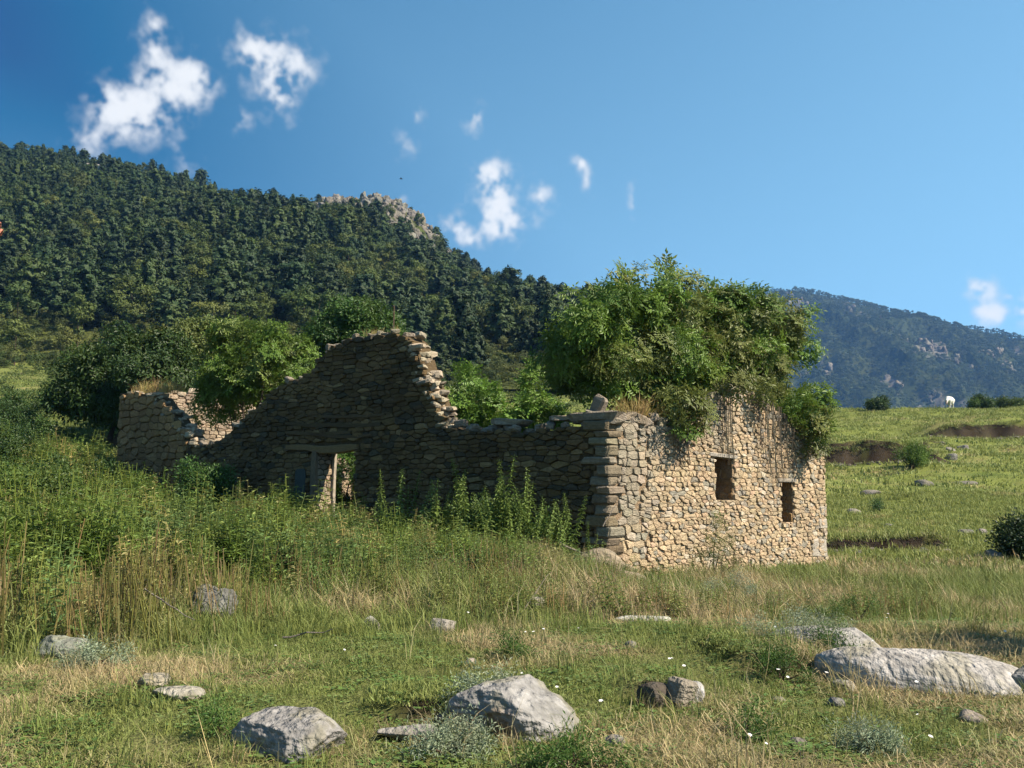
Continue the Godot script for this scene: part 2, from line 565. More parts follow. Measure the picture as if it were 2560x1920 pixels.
func block(size: Vector3, wear: float, col: Color) -> MB:   # a roughly squared stone with worn edges, centred
	var mb := MB.new()
	var ids := {}
	var ch := minf(size.x, minf(size.y, size.z)) * 0.16
	for sx in [-1, 1]:
		for sy in [-1, 1]:
			for sz in [-1, 1]:
				var s := Vector3(sx, sy, sz)
				var cor := s * size * 0.5 + Vector3(rf(-1, 1) * size.x, rf(-1, 1) * size.y, rf(-1, 1) * size.z) * wear
				for ax in 3:
					var q := cor
					for o in 3:
						if o != ax: q[o] -= s[o] * ch * rf(0.6, 1.5)
					ids[[sx, sy, sz, ax]] = mb.p(q, col)
	for ax in 3:
		var o1 := (ax + 1) % 3
		var o2 := (ax + 2) % 3
		for s in [-1, 1]:
			var loop := []
			for e in [[-1, -1], [1, -1], [1, 1], [-1, 1]]:
				var key := [0, 0, 0, ax]
				key[ax] = s
				key[o1] = e[0]
				key[o2] = e[1]
				loop.append(ids[key])
			mb.q(loop[0], loop[1], loop[2], loop[3])
		for s1 in [-1, 1]:       # the edge along ax
			for s2 in [-1, 1]:
				var four := []
				for e in [[-1, o1], [1, o1], [1, o2], [-1, o2]]:
					var key := [0, 0, 0, e[1]]
					key[ax] = e[0]
					key[o1] = s1
					key[o2] = s2
					four.append(ids[key])
				mb.q(four[0], four[1], four[2], four[3])
	for sx in [-1, 1]:
		for sy in [-1, 1]:
			for sz in [-1, 1]:
				mb.t(ids[[sx, sy, sz, 0]], ids[[sx, sy, sz, 1]], ids[[sx, sy, sz, 2]])
	return mb

func profile(line: Array, u: float) -> float:
	return along(line, u)

# A wall of rubble stone. O origin at u = 0, y = 0; U along it; N out of its face; holes are [u0, u1, v0, v1].
func core(parent: Node, called: String, O: Vector3, U: Vector3, N: Vector3, line: Array, base: float, thick: float, holes: Array, col: Color, a := -0.045) -> MeshInstance3D:
	var mb := MB.new()
	var cuts := PackedFloat32Array()
	var u := float(line[0])
	var last := float(line[line.size() - 2])
	while u < last:
		cuts.push_back(u)
		u += 0.14
	cuts.push_back(last)
	for h in holes:
		for e in [h[0], h[1]]:
			if not cuts.has(e): cuts.push_back(e)
	cuts.sort()
	var b := -thick
	var spans := []
	for k in cuts.size() - 1:
		var mid := (cuts[k] + cuts[k + 1]) * 0.5
		var list := [[base, NAN]]
		for h in holes:
			if mid > h[0] and mid < h[1]:
				list = [[base, h[2]], [h[3], NAN]]
		spans.append(list)
	for k in cuts.size() - 1:
		var u0 := cuts[k]
		var u1 := cuts[k + 1]
		var t0 := profile(line, u0) - 0.05
		var t1 := profile(line, u1) - 0.05
		for s in spans[k]:
			var open: bool = is_nan(s[1])
			var lo: float = s[0]
			var h0: float = t0 if open else float(s[1])
			var h1: float = t1 if open else float(s[1])
			if h0 <= lo and h1 <= lo: continue
			var P := func(uu: float, vv: float, ww: float) -> Vector3: return U * uu + Vector3.UP * vv + N * ww
			mb.quad(P.call(u0, lo, a), P.call(u1, lo, a), P.call(u1, h1, a), P.call(u0, h0, a), col)
			mb.quad(P.call(u0, lo, b), P.call(u1, lo, b), P.call(u1, h1, b), P.call(u0, h0, b), col)
			mb.quad(P.call(u0, h0, a), P.call(u1, h1, a), P.call(u1, h1, b), P.call(u0, h0, b), col)
			mb.quad(P.call(u0, lo, a), P.call(u1, lo, a), P.call(u1, lo, b), P.call(u0, lo, b), col)
			if k == 0 or spans[k - 1].size() != spans[k].size():
				mb.quad(P.call(u0, lo, a), P.call(u0, h0, a), P.call(u0, h0, b), P.call(u0, lo, b), col)
			if k == cuts.size() - 2 or spans[k + 1].size() != spans[k].size():
				mb.quad(P.call(u1, lo, a), P.call(u1, h1, a), P.call(u1, h1, b), P.call(u1, lo, b), col)
	return part(parent, called, mb.done(), M.mortar, O)

# lays stones on one face of a wall; the largest become parts of their own, the rest one piece
func face(wall: Node, at: Vector3, U: Vector3, N: Vector3, line: Array, base: float, u0: float, u1: float, wide: float, tall: float, coursed: float, holes: Array, gap: float, proud: float, palette: Callable, most: int) -> void:
	var top := base
	for k in range(1, line.size(), 2): top = maxf(top, line[k])
	var kept := []
	for poly in masonry(u0, u1, base, top + 0.1, wide, tall, coursed):
		var c := centre(poly)
		if c.y > profile(line, c.x) - tall * 0.25: continue
		var gone := false
		poly = clip(poly, Vector2(u0, 0), Vector2(-1, 0))
		poly = clip(poly, Vector2(u1, 0), Vector2(1, 0))
		if poly.size() < 3: continue
		c = centre(poly)
		for h in holes:
			if c.x > h[0] and c.x < h[1] and c.y > h[2] and c.y < h[3]:
				gone = true
				break
			var far := [h[0] - c.x, c.x - h[1], h[2] - c.y, c.y - h[3]]
			var best := 0
			for k in 4:
				if far[k] > far[best]: best = k
			if best == 0: poly = clip(poly, Vector2(h[0], 0), Vector2(1, 0))
			if best == 1: poly = clip(poly, Vector2(h[1], 0), Vector2(-1, 0))
			if best == 2: poly = clip(poly, Vector2(0, h[2]), Vector2(0, 1))
			if best == 3: poly = clip(poly, Vector2(0, h[3]), Vector2(0, -1))
			if poly.size() < 3:
				gone = true
				break
		if gone or area(poly) < 0.0015: continue
		kept.append(poly)
	kept.sort_custom(func(a, b): return area(a) > area(b))
	var rest := MB.new()
	for k in kept.size():
		var c := centre(kept[k])
		var mb := stone_face(kept[k], U, N, gap * rf(0.7, 1.5), proud * rf(-0.15, 1.0), palette.call(c))
		var o := at + U * c.x + Vector3.UP * c.y
		if k < most:
			part(wall, "stone", mb.done(), M.stone, o)
		else:
			rest.add(mb, Transform3D(Basis(), o))
	if rest.v.size():
		part(wall, "small_stones", rest.done(), M.stone).set_meta("kind", "stuff")

var blocks := []

func loose(wall: Node, called: String, at: Vector3, U: Vector3, size: Vector3, lean: float, col_kind: int) -> void:
	var b: Mesh = blocks[(rng.randi() % 5) + col_kind * 5]
	var o := part(wall, called, b, M.stone, at)
	var yaw := atan2(-U.z, U.x) + rf(-0.5, 0.5)
	o.basis = (Basis(Vector3.UP, yaw) * Basis(Vector3.RIGHT, rf(-lean, lean)) * Basis(Vector3.BACK, rf(-lean, lean))).scaled_local(size)

const C0 := Vector3(2.1, 0.0, -22.0)
const UF := Vector3(-0.7690393, 0.0, -0.6392015)
const NF := Vector3(-0.6392015, 0.0, 0.7690393)
const UR := Vector3(0.72198821, 0.0, -0.69190536)
const NR := Vector3(0.69190536, 0.0, 0.72198821)

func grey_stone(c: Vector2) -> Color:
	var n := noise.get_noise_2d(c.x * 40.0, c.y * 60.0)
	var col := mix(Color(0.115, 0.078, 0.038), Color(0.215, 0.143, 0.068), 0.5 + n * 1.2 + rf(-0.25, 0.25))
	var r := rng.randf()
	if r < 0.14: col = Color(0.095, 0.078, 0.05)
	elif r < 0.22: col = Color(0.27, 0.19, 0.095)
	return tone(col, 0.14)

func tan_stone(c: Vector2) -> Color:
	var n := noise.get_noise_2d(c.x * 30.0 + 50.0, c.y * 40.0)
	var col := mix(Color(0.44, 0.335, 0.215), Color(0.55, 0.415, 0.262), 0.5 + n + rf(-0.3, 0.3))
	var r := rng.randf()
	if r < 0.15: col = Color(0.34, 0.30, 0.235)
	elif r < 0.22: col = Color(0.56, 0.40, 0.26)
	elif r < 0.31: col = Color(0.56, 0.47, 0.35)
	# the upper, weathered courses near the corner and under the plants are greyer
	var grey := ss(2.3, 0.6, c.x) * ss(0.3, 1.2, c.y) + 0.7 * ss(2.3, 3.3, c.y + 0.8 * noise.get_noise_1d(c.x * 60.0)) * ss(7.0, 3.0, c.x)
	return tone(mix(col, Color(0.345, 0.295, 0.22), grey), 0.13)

func warm_stone(c: Vector2) -> Color:
	var n := noise.get_noise_2d(c.x * 30.0 + 90.0, c.y * 40.0)
	return tone(mix(Color(0.27, 0.17, 0.085), Color(0.39, 0.25, 0.12), 0.5 + n + rf(-0.3, 0.3)), 0.15)

func pale_stone(_c: Vector2) -> Color:
	return tone(mix(Color(0.33, 0.26, 0.19), Color(0.46, 0.36, 0.25), rng.randf()), 0.2)

func make_house() -> void:
	for k in 10:
		blocks.append(block(Vector3.ONE, 0.10, tone(Color(0.30, 0.255, 0.19) if k < 5 else Color(0.43, 0.35, 0.25), 0.2)).done())
	var house := thing("ruined_house", "roofless ruined stone farmhouse with broken gable, doorway and two slit windows", "ruin")
	# front wall: u runs from the near corner away to the far corner
	var top := [0.0, 3.12, 0.9, 3.04, 1.9, 2.96, 3.75, 3.02, 4.6, 3.12, 5.05, 3.32, 5.3, 3.75, 5.5, 4.2, 5.75, 4.6, 5.95, 5.15, 6.2, 5.55, 6.6, 5.72, 7.3, 5.76, 8.5, 5.8, 9.2, 5.72, 9.5, 5.55, 9.9, 5.42, 10.35, 4.95, 10.8, 4.78, 11.6, 4.75, 12.2, 4.5, 12.7, 4.2, 13.3, 3.9, 13.8, 3.6, 14.4, 3.3, 15.2, 3.02, 15.9, 3.02, 16.3, 3.2, 16.7, 3.5, 17.2, 3.75, 17.6, 4.15, 18.1, 4.4, 18.5, 4.75, 19.6, 4.95, 20.95, 5.05]
	var door := [8.33, 9.95, -0.5, 2.66]
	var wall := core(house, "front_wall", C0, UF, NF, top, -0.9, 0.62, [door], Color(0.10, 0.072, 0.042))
	wall.set_meta("label", "shaded wall of brown slabs with the doorway")
	var quoins := []
	var y := -0.45
	var k := 0
	while y < 3.05:
		var h := rf(0.11, 0.27)
		if y + h > 3.12: h = maxf(0.12, 3.12 - y)
		var lf := rf(0.4, 0.7) if k % 2 == 0 else rf(0.28, 0.42)
		var lr := rf(0.24, 0.36) if k % 2 == 0 else rf(0.34, 0.58)
		quoins.append([y, h, lf, lr])
		y += h
		k += 1
	var fh := [door, [8.1, 11.25, 2.66, 2.9]]
	var rh := [[4.1, 4.86, 1.32, 2.37], [7.1, 7.72, 0.7, 1.78], [3.85, 5.05, 2.37, 2.47]]
	var rhole := rh.slice(0, 2)
	for q in quoins:
		fh.append([-0.2, q[2], q[0], q[0] + q[1]])
		rh.append([-0.2, q[3], q[0], q[0] + q[1]])
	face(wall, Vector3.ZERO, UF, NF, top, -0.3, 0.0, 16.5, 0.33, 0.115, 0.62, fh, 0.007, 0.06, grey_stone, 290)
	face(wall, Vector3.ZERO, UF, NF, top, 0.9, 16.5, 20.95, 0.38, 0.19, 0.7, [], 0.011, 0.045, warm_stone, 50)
	# right wall
	var rtop := [0.0, 3.12, 1.2, 3.2, 2.4, 3.05, 2.9, 3.2, 3.6, 3.7, 4.6, 4.0, 5.3, 4.2, 6.6, 4.0, 7.4, 3.5, 8.2, 3.15, 9.0, 2.8, 9.45, 2.7]
	var side := core(house, "side_wall", C0, UR, NR, rtop, -1.2, 0.62, rhole, Color(0.25, 0.18, 0.11), -0.028)  # mortar colour darkened to carry the shade of the recessed joints
	side.set_meta("label", "sunlit wall of small tan stones with two slit windows")
	var near_corner := rh.duplicate()
	var before := rh.size()
	for q in 12:   # the coarser coursed masonry beside the corner ends raggedly
		var y0 := -0.75 + 0.34 * q
		near_corner.append([rf(1.0, 1.5), 9.5, y0, y0 + 0.34])
	face(side, Vector3.ZERO, UR, NR, rtop, -0.75, 0.0, 1.6, 0.26, 0.13, 0.75, near_corner, 0.008, 0.045, tan_stone, 60)
	for q in 12:
		var e: Array = near_corner[before + q]
		rh.append([-0.2, e[0], e[2], e[3]])
	face(side, Vector3.ZERO, UR, NR, rtop, -0.75, 0.0, 9.45, 0.185, 0.09, 0.5, rh, 0.006, 0.045, tan_stone, 240)
	for w in rhole:   # linings of the two windows
		var vh: float = w[3] - w[2]
		for e in 2:
			var at: Vector3 = UR * float(w[e]) + Vector3.UP * float(w[2])
			face(side, at, -NR, UR * (1.0 if e == 0 else -1.0), [0.0, vh, 0.62, vh], 0.0, 0.03, 0.6, 0.3, 0.2, 0.6, [], 0.008, 0.03, warm_stone, 4)
	# corner stones
	for q in quoins:
		var mb := block(Vector3(q[2] + 0.03, q[1] - 0.012, q[3] + 0.03), 0.075, tone(mix(Color(0.17, 0.13, 0.08), Color(0.30, 0.255, 0.185), rng.randf()), 0.2))
		var o := part(wall, "cornerstone", mb.done(), M.stone, UF * (float(q[2]) * 0.5 - 0.03) + UR * (float(q[3]) * 0.5 - 0.03) + Vector3.UP * (float(q[0]) + float(q[1]) * 0.5))
		o.basis = Basis(UF, Vector3.UP, UR) * Basis.from_euler(Vector3(rf(-0.02, 0.02), rf(-0.03, 0.03), rf(-0.02, 0.02)))
		o.position += (NF + NR) * rf(-0.015, 0.03)
	# lining of the doorway, its frame, lintel and the beams over it
	face(wall, UF * 9.95 + Vector3.UP * 0.2, -NF, -UF, [0.0, 2.45, 0.62, 2.45], 0.0, 0.02, 0.6, 0.3, 0.13, 0.9, [], 0.010, 0.04, pale_stone, 30)
	face(wall, UF * 8.33 + Vector3.UP * 0.2, -NF, UF, [0.0, 2.45, 0.62, 2.45], 0.0, 0.02, 0.6, 0.34, 0.2, 0.7, [], 0.012, 0.04, grey_stone, 30)
	var face_turn := Basis(UF, Vector3.UP, -NF)
	var lin := part(house, "lintel", plank(3.1, 0.2, 0.3, 0.05, Color(0.25, 0.165, 0.08)).done(), M.beam, C0 + UF * 9.75 + Vector3.UP * 2.77 - NF * 0.09)
	lin.basis = face_turn * Basis(Vector3.BACK, 0.03)
	var lin2 := part(house, "lintel", plank(2.1, 0.16, 0.26, 0.04, Color(0.16, 0.13, 0.10)).done(), M.beam, C0 + UF * 9.15 + Vector3.UP * 2.74 - NF * 0.42)
	lin2.basis = face_turn
	for b in [[9.3, 3.42, 4.1, 0.13, 0.05], [9.9, 3.2, 2.9, 0.1, 0.03], [8.9, 3.1, 2.6, 0.09, 0.05], [8.6, 3.62, 3.0, 0.08, 0.03]]:
		var bm := part(house, "timber", plank(b[2], b[3], 0.24, 0.05, tone(Color(0.13, 0.088, 0.048), 0.15)).done(), M.beam, C0 + UF * float(b[0]) + Vector3.UP * float(b[1]) - NF * 0.06)
		bm.basis = face_turn * Basis(Vector3.BACK, float(b[4]))
	var post := part(house, "door_post", plank(2.5, 0.2, 0.12, 0.03, Color(0.20, 0.15, 0.10)).done(), M.wood, C0 + UF * 10.0 + Vector3.UP * 1.42 + NF * 0.02)
	post.basis = face_turn * Basis(Vector3.BACK, PI / 2)
	var post2 := part(house, "door_post", plank(2.4, 0.12, 0.1, 0.06, Color(0.43, 0.37, 0.29)).done(), M.wood, C0 + UF * 9.87 + Vector3.UP * 1.46 - NF * 0.6)
	post2.basis = face_turn * Basis(Vector3.BACK, PI / 2 + 0.01)
	post2.set_meta("label", "pale split inner door post")
	var plate := part(house, "panel", plank(0.85, 0.42, 0.04, 0.01, Color(0.075, 0.088, 0.085)).done(), M.wood, C0 + UF * 10.62 + Vector3.UP * 1.75 + NF * 0.06)
	plate.basis = face_turn * Basis(Vector3.BACK, PI / 2)
	plate.set_meta("label", "blue grey slab beside the doorway")
	var sill := part(house, "window_lintel", block(Vector3(1.25, 0.1, 0.3), 0.05, Color(0.40, 0.36, 0.30)).done(), M.stone, C0 + UR * 4.45 + Vector3.UP * 2.425 - NR * 0.10)
	sill.basis = Basis(UR, Vector3.UP, -NR) * Basis(Vector3.BACK, -0.05)
	var sill2 := part(house, "window_lintel", block(Vector3(0.95, 0.1, 0.3), 0.03, Color(0.36, 0.31, 0.25)).done(), M.stone, C0 + UR * 7.4 + Vector3.UP * 1.83 - NR * 0.11)
	sill2.basis = Basis(UR, Vector3.UP, -NR)
	for e in [[9.38, -0.05, 0.62, 0.9], [9.42, 0.62, 0.34, 0.5], [9.4, 0.98, 0.3, 0.42]]:
		var pq := part(side, "cornerstone", block(Vector3(e[3], e[2], 0.6), 0.03, Color(0.44, 0.39, 0.32)).done(), M.stone, UR * (float(e[0]) - float(e[3]) * 0.5 + 0.1) + Vector3.UP * float(e[1]) - NR * 0.27)
		pq.basis = Basis(UR, Vector3.UP, -NR)
	# far end wall, seen from inside over the gap: runs back from the far corner
	var L := C0 + UF * 20.95
	var etop := [0.0, 5.0, 1.5, 5.1, 3.0, 5.15, 4.2, 4.9, 5.0, 4.4, 6.0, 4.6, 7.0, 4.1, 8.5, 3.6, 9.4, 3.2]
	var end := core(house, "end_wall", L + NR * 0.66 - NF * 0.6, UR, NR, etop, 0.0, 0.6, [], Color(0.36, 0.27, 0.18))
	face(end, Vector3.ZERO, UR, NR, etop, 2.2, 0.65, 9.4, 0.26, 0.11, 0.9, [], 0.013, 0.06, pale_stone, 200)
	face(wall, UF * 20.95, -NF, UF, [0.0, 5.0, 0.62, 5.0], 0.9, 0.0, 0.62, 0.36, 0.22, 0.6, [], 0.008, 0.02, warm_stone, 20)
	face(side, UR * 9.45, -NR, UR, [0.0, 2.7, 0.62, 2.7], -0.6, 0.0, 0.62, 0.24, 0.16, 0.5, [], 0.008, 0.03, tan_stone, 20)
	# low remains of the back wall
	var btop := [0.35, 2.6, 5.0, 2.3, 9.0, 2.9, 14.0, 3.2, 19.5, 3.4]
	var rear := core(house, "back_wall", C0 + UR * 8.8, UF, NF, btop, -0.9, 0.6, [], Color(0.30, 0.22, 0.14))
	face(rear, Vector3.ZERO, UF, NF, btop, 0.0, 0.4, 19.0, 0.5, 0.24, 0.6, [], 0.014, 0.05, warm_stone, 60)
	# stones lying loose along the broken tops
	var u := 0.25
	while u < 20.9:
		var t := profile(top, u)
		var slope := absf(profile(top, u + 0.15) - profile(top, u - 0.15)) / 0.3
		if not (u > 16.9 and rng.randf() < 0.4):
			var n := 1 + int(slope * 1.6)
			for j in n:
				var v := t + rf(-0.06, 0.10)
				if slope > 0.5: v = t + rf(-0.25, 0.08)
				loose(wall, "loose_stone", UF * (u + rf(-0.1, 0.1)) + Vector3.UP * v - NF * rf(0.05, 0.55), UF, Vector3(rf(0.16, 0.44), rf(0.08, 0.2), rf(0.15, 0.36)), 0.3, 1 if (slope > 0.5 and u < 7.0) or u > 16.0 else 0)
		u += rf(0.16, 0.34)
	# the thickness of the broken gable and of the tower: courses laid bare
	for e in [[5.0, 3.3, 6.25, 5.5, 60], [16.0, 3.05, 18.5, 4.8, 80]]:
		for j in e[4]:
			var t := rng.randf()
			var uu := lerpf(e[0], e[2], t)
			var vv: float = minf(lerpf(e[1], e[3], t), profile(top, uu)) - rf(0.0, 0.3)
			loose(wall, "loose_stone", UF * (uu + rf(-0.1, 0.12)) + Vector3.UP * vv - NF * rf(0.02, 0.62), UF, Vector3(rf(0.16, 0.42), rf(0.06, 0.15), rf(0.15, 0.35)), 0.3, rng.randi() % 2)
	u = 0.2
	while u < 9.4:
		for j in (2 if u < 3.0 else 1):
			loose(side, "loose_stone", UR * u + Vector3.UP * (profile(rtop, u) + rf(-0.1, 0.12)) - NR * rf(0.02, 0.5), UR, Vector3(rf(0.2, 0.4), rf(0.1, 0.25), rf(0.15, 0.35)), 0.35, 0)
		u += rf(0.2, 0.35)
	u = 1.0
	while u < 9.3:
		loose(end, "loose_stone", UR * u + Vector3.UP * (profile(etop, u) + rf(-0.1, 0.1)) - NR * rf(0.0, 0.5), UR, Vector3(rf(0.2, 0.5), rf(0.08, 0.2), rf(0.2, 0.4)), 0.2, 1)
		u += rf(0.2, 0.4)
	# the peaked stones on the near corner
	for e in [[0.5, 3.22, 1.3, 0.22, 0.6, 0.0], [0.25, 3.2, 0.8, 0.2, 0.55, 0.3], [0.42, 3.47, 0.3, 0.5, 0.26, 0.5], [1.35, 3.22, 0.7, 0.12, 0.5, 0.05], [3.0, 3.2, 1.0, 0.16, 0.5, 0.08]]:
		var pk := part(wall, "loose_stone", blocks[rng.randi() % 5], M.stone, UF * float(e[0]) + Vector3.UP * float(e[1]) - NF * 0.3)
		pk.basis = (Basis(Vector3.UP, atan2(-UF.z, UF.x)) * Basis(Vector3.BACK, float(e[5]))).scaled_local(Vector3(e[2], e[3], e[4]))

func plank(length: float, tall: float, deep: float, sag: float, col: Color) -> MB:   # along x, uneven
	var mb := MB.new()
	var n := 12
	var w1 := rf(0, 50)
	for k in n + 1:
		var t := k / float(n)
		var x := (t - 0.5) * length
		var dy := -sag * sin(t * PI) + noise.get_noise_1d(x * 60.0 + w1 * 30.0) * tall * 0.3
		var ht := tall * (1.0 + 0.35 * noise.get_noise_1d(x * 50.0 + w1 * 70.0))
		if k == 0 or k == n: ht *= 0.75
		var b := 0.2
		for e in [[-1, -1 + b], [-1, 1 - b], [-1 + b, 1], [1 - b, 1], [1, 1 - b], [1, -1 + b], [1 - b, -1], [-1 + b, -1]]:
			mb.p(Vector3(x, dy + e[1] * ht * 0.5, e[0] * deep * 0.5), col)
	for k in n:
		for a in 8:
			mb.q(k * 8 + a, k * 8 + (a + 1) % 8, k * 8 + 8 + (a + 1) % 8, k * 8 + 8 + a)
	for k in [0, n]:
		for a in range(1, 7):
			mb.t(k * 8, k * 8 + a, k * 8 + a + 1)
	return mb

# ---------------------------------------------------------------- plants
func leaf(mb: MB, at: Vector3, along_: Vector3, up: Vector3, length: float, wide: float, col: Color) -> void:
	var side := along_.cross(up).normalized()
	if side.length_squared() < 0.5: side = along_.cross(Vector3(0.3, 0.2, 0.9)).normalized()
	var n := side.cross(along_).normalized()
	var k := mb.v.size()
	mb.p(at, col)
	mb.p(at + along_ * length * 0.45 + side * wide * 0.5 + n * wide * 0.15, col)
	mb.p(at + along_ * length - n * length * 0.12, col)
	mb.p(at + along_ * length * 0.45 - side * wide * 0.5 + n * wide * 0.15, col)
	mb.t(k, k + 1, k + 2)
	mb.t(k, k + 2, k + 3)

func twig(mb: MB, a: Vector3, b: Vector3, r0: float, r1: float, col: Color, sides := 3) -> void:
	var dir := (b - a).normalized()
	var s := dir.cross(Vector3(0.31, 0.2, 0.93)).normalized()
	var u := dir.cross(s)
	var k := mb.v.size()
	for e in sides:
		var w := s * cos(TAU * e / sides) + u * sin(TAU * e / sides)
		mb.p(a + w * r0, col)
		mb.p(b + w * r1, col)
	for e in sides:
		var f := (e + 1) % sides
		mb.q(k + e * 2, k + f * 2, k + f * 2 + 1, k + e * 2 + 1)

func away() -> Vector3:
	var z := rf(-1.0, 1.0)
	var a := rf(0.0, TAU)
	var r := sqrt(1.0 - z * z)
	return Vector3(r * cos(a), z, r * sin(a))

# a shoot of pinnate leaves (elder); its own axis is y
func elder_spray(leaves: int, reach: float) -> MB:
	var mb := MB.new()
	for k in leaves:
		var a := TAU * k / leaves + rf(-0.4, 0.4)
		var out := Vector3(cos(a), rf(0.05, 0.9), sin(a)).normalized()
		var base := Vector3(0, rf(-0.25, 0.1) * reach, 0)
		var droop := Vector3(0, -0.35, 0)
		var c := tone(Color(1, 1, 1), 0.18)
		for j in 4:
			var t := 0.3 + 0.23 * j
			var p := base + out * reach * t + droop * reach * t * t * 0.5
			var d := (out + droop * t).normalized()
			var side := d.cross(Vector3.UP).normalized()
			if j < 3:
				for s in [-1.0, 1.0]:
					leaf(mb, p, (side * s + d * 0.55 + Vector3(0, rf(-0.35, 0.1), 0)).normalized(), Vector3.UP, reach * rf(0.38, 0.5), reach * 0.17, c)
			else:
				leaf(mb, p, d, Vector3.UP, reach * 0.45, reach * 0.19, c)
	return mb

# a tuft of simple leaves along a few twigs
func leaf_spray(n: int, size: float, reach: float, slim: float) -> MB:
	var mb := MB.new()
	for k in n:
		var o := away() * reach * pow(rng.randf(), 0.6)
		o.y *= 0.8
		var d := (o.normalized() + away() * 0.7 + Vector3(0, 0.15, 0)).normalized()
		leaf(mb, o, d, (Vector3.UP + away() * 0.5).normalized(), size * rf(0.7, 1.3), size * slim, tone(Color(1, 1, 1), 0.22))
	return mb

func turned(dir: Vector3, size: float) -> Basis:   # y towards dir, any roll
	var y := dir.normalized()
	var x := y.cross(away()).normalized()
	return Basis(x, y, x.cross(y)) * size

# lobes: [centre, radius]; leaf sprays over and inside every lobe
func crown(parent: Node, lobes: Array, per_area: float, spray: Mesh, size: float, cols: Array, deep := 0.55, name_ := "crown", up := 0.45) -> void:
	var s := Scatter.new()
	for l in lobes:
		var c: Vector3 = l[0]
		var r: float = l[1]
		var base: Color = cols[rng.randi() % cols.size()]
		base = tone(base, 0.16)
		for k in int(per_area * r * r * 4.0):
			var d := away()
			d.y = d.y * 0.9 + 0.1
			var rr := r * (deep + (1.12 - deep) * pow(rng.randf(), 0.7))
			var q := d * rr
			q.y *= 0.85
			s.put(turned(d + Vector3(0, up, 0) + away() * 0.5, size * rf(0.7, 1.25)), c + q, tone(base, 0.16))
	scattered(parent, name_, s, spray, M.leaf).set_meta("kind", "stuff")

func limbs(parent: Node, called: String, foot: Vector3, tips: Array, r: float, col: Color) -> void:
	var mb := MB.new()
	for t in tips:
		var p := foot + Vector3(rf(-1, 1), 0, rf(-1, 1)) * r
		var n := 5
		var q := p
		for k in range(1, n + 1):
			var f := k / float(n)
			var z := p.lerp(t, f) + Vector3(rf(-1, 1), rf(-0.3, 0.3), rf(-1, 1)) * (0.08 * p.distance_to(t)) * (1.0 - f) + Vector3(0, 0.12 * p.distance_to(t) * f * (1.0 - f), 0)
			twig(mb, q, z, r * (1.05 - f + 0.2 / n), r * (1.05 - f), col, 5)
			q = z
	part(parent, called, mb.done(), M.bark)

func blob(c: Vector3, rad: Vector3, n: int, r0: float, r1: float) -> Array:   # lobes filling an ellipsoid, most of them near its skin
	var out := []
	for k in n:
		var d := away() * pow(rf(0.15, 1.0), 0.45)
		out.append([c + Vector3(d.x * rad.x, d.y * rad.y, d.z * rad.z), rf(r0, r1)])
	return out

func blade(mb: MB, at: Vector3, a: float, lean: float, length: float, wide: float, col: Color, droop := 0.35) -> void:
	var f := Vector3(cos(a), 0, sin(a))
	var s := Vector3(-sin(a), 0, cos(a))
	s = s.rotated(Vector3.UP, rf(-1.2, 1.2)) * wide * 0.5
	var m := at + (Vector3.UP * (1.0 - lean * 0.4) + f * lean * 0.55).normalized() * length * 0.55
	var e := m + (Vector3.UP * (1.0 - lean - droop) + f * (lean + droop * 0.6)).normalized() * length * 0.5
	var k := mb.v.size()
	mb.p(at - s, col)
	mb.p(at + s, col)
	mb.p(m + s * 0.75, col)
	mb.p(m - s * 0.75, col)
	mb.p(e, col)
	mb.q(k, k + 1, k + 2, k + 3)
	mb.t(k + 3, k + 2, k + 4)

func tuft(n: int, spread: float, l0: float, l1: float, wide: float, lean: float, lean0 := 0.1) -> Mesh:
	var mb := MB.new()
	for k in n:
		var a := rf(0, TAU)
		var r := spread * sqrt(rng.randf())
		var b := rf(0, TAU)
		blade(mb, Vector3(cos(b) * r, -0.02, sin(b) * r), a, rf(lean0, lean), rf(l0, l1), wide * rf(0.6, 1.2), tone(Color(1, 1, 1), 0.25), rf(0.0, 0.7))
	return mb.done()

func herb(n: int, tall: float, leaf_len: float, slim: float, stems: int, spread: float) -> Mesh:   # leafy upright weeds
	var mb := MB.new()
	for s in stems:
		var foot := Vector3(rf(-1, 1) * spread, 0, rf(-1, 1) * spread)
		var h := tall * rf(0.65, 1.1)
		var tip := foot + Vector3(rf(-0.2, 0.2) * h, h, rf(-0.2, 0.2) * h)
		twig(mb, foot, tip, 0.006, 0.003, Color(0.95, 0.85, 0.7))
		var a := rf(0, TAU)
		for k in n:
			var t := 0.15 + 0.85 * (k + rng.randf()) / n
			a += 2.4 + rf(-0.4, 0.4)
			var l := leaf_len * (1.15 - 0.65 * t) * rf(0.75, 1.2)
			leaf(mb, foot.lerp(tip, t), Vector3(cos(a), rf(-0.25, 0.5), sin(a)).normalized(), Vector3.UP, l, l * slim, tone(Color(1, 1, 1), 0.2))
	return mb.done()

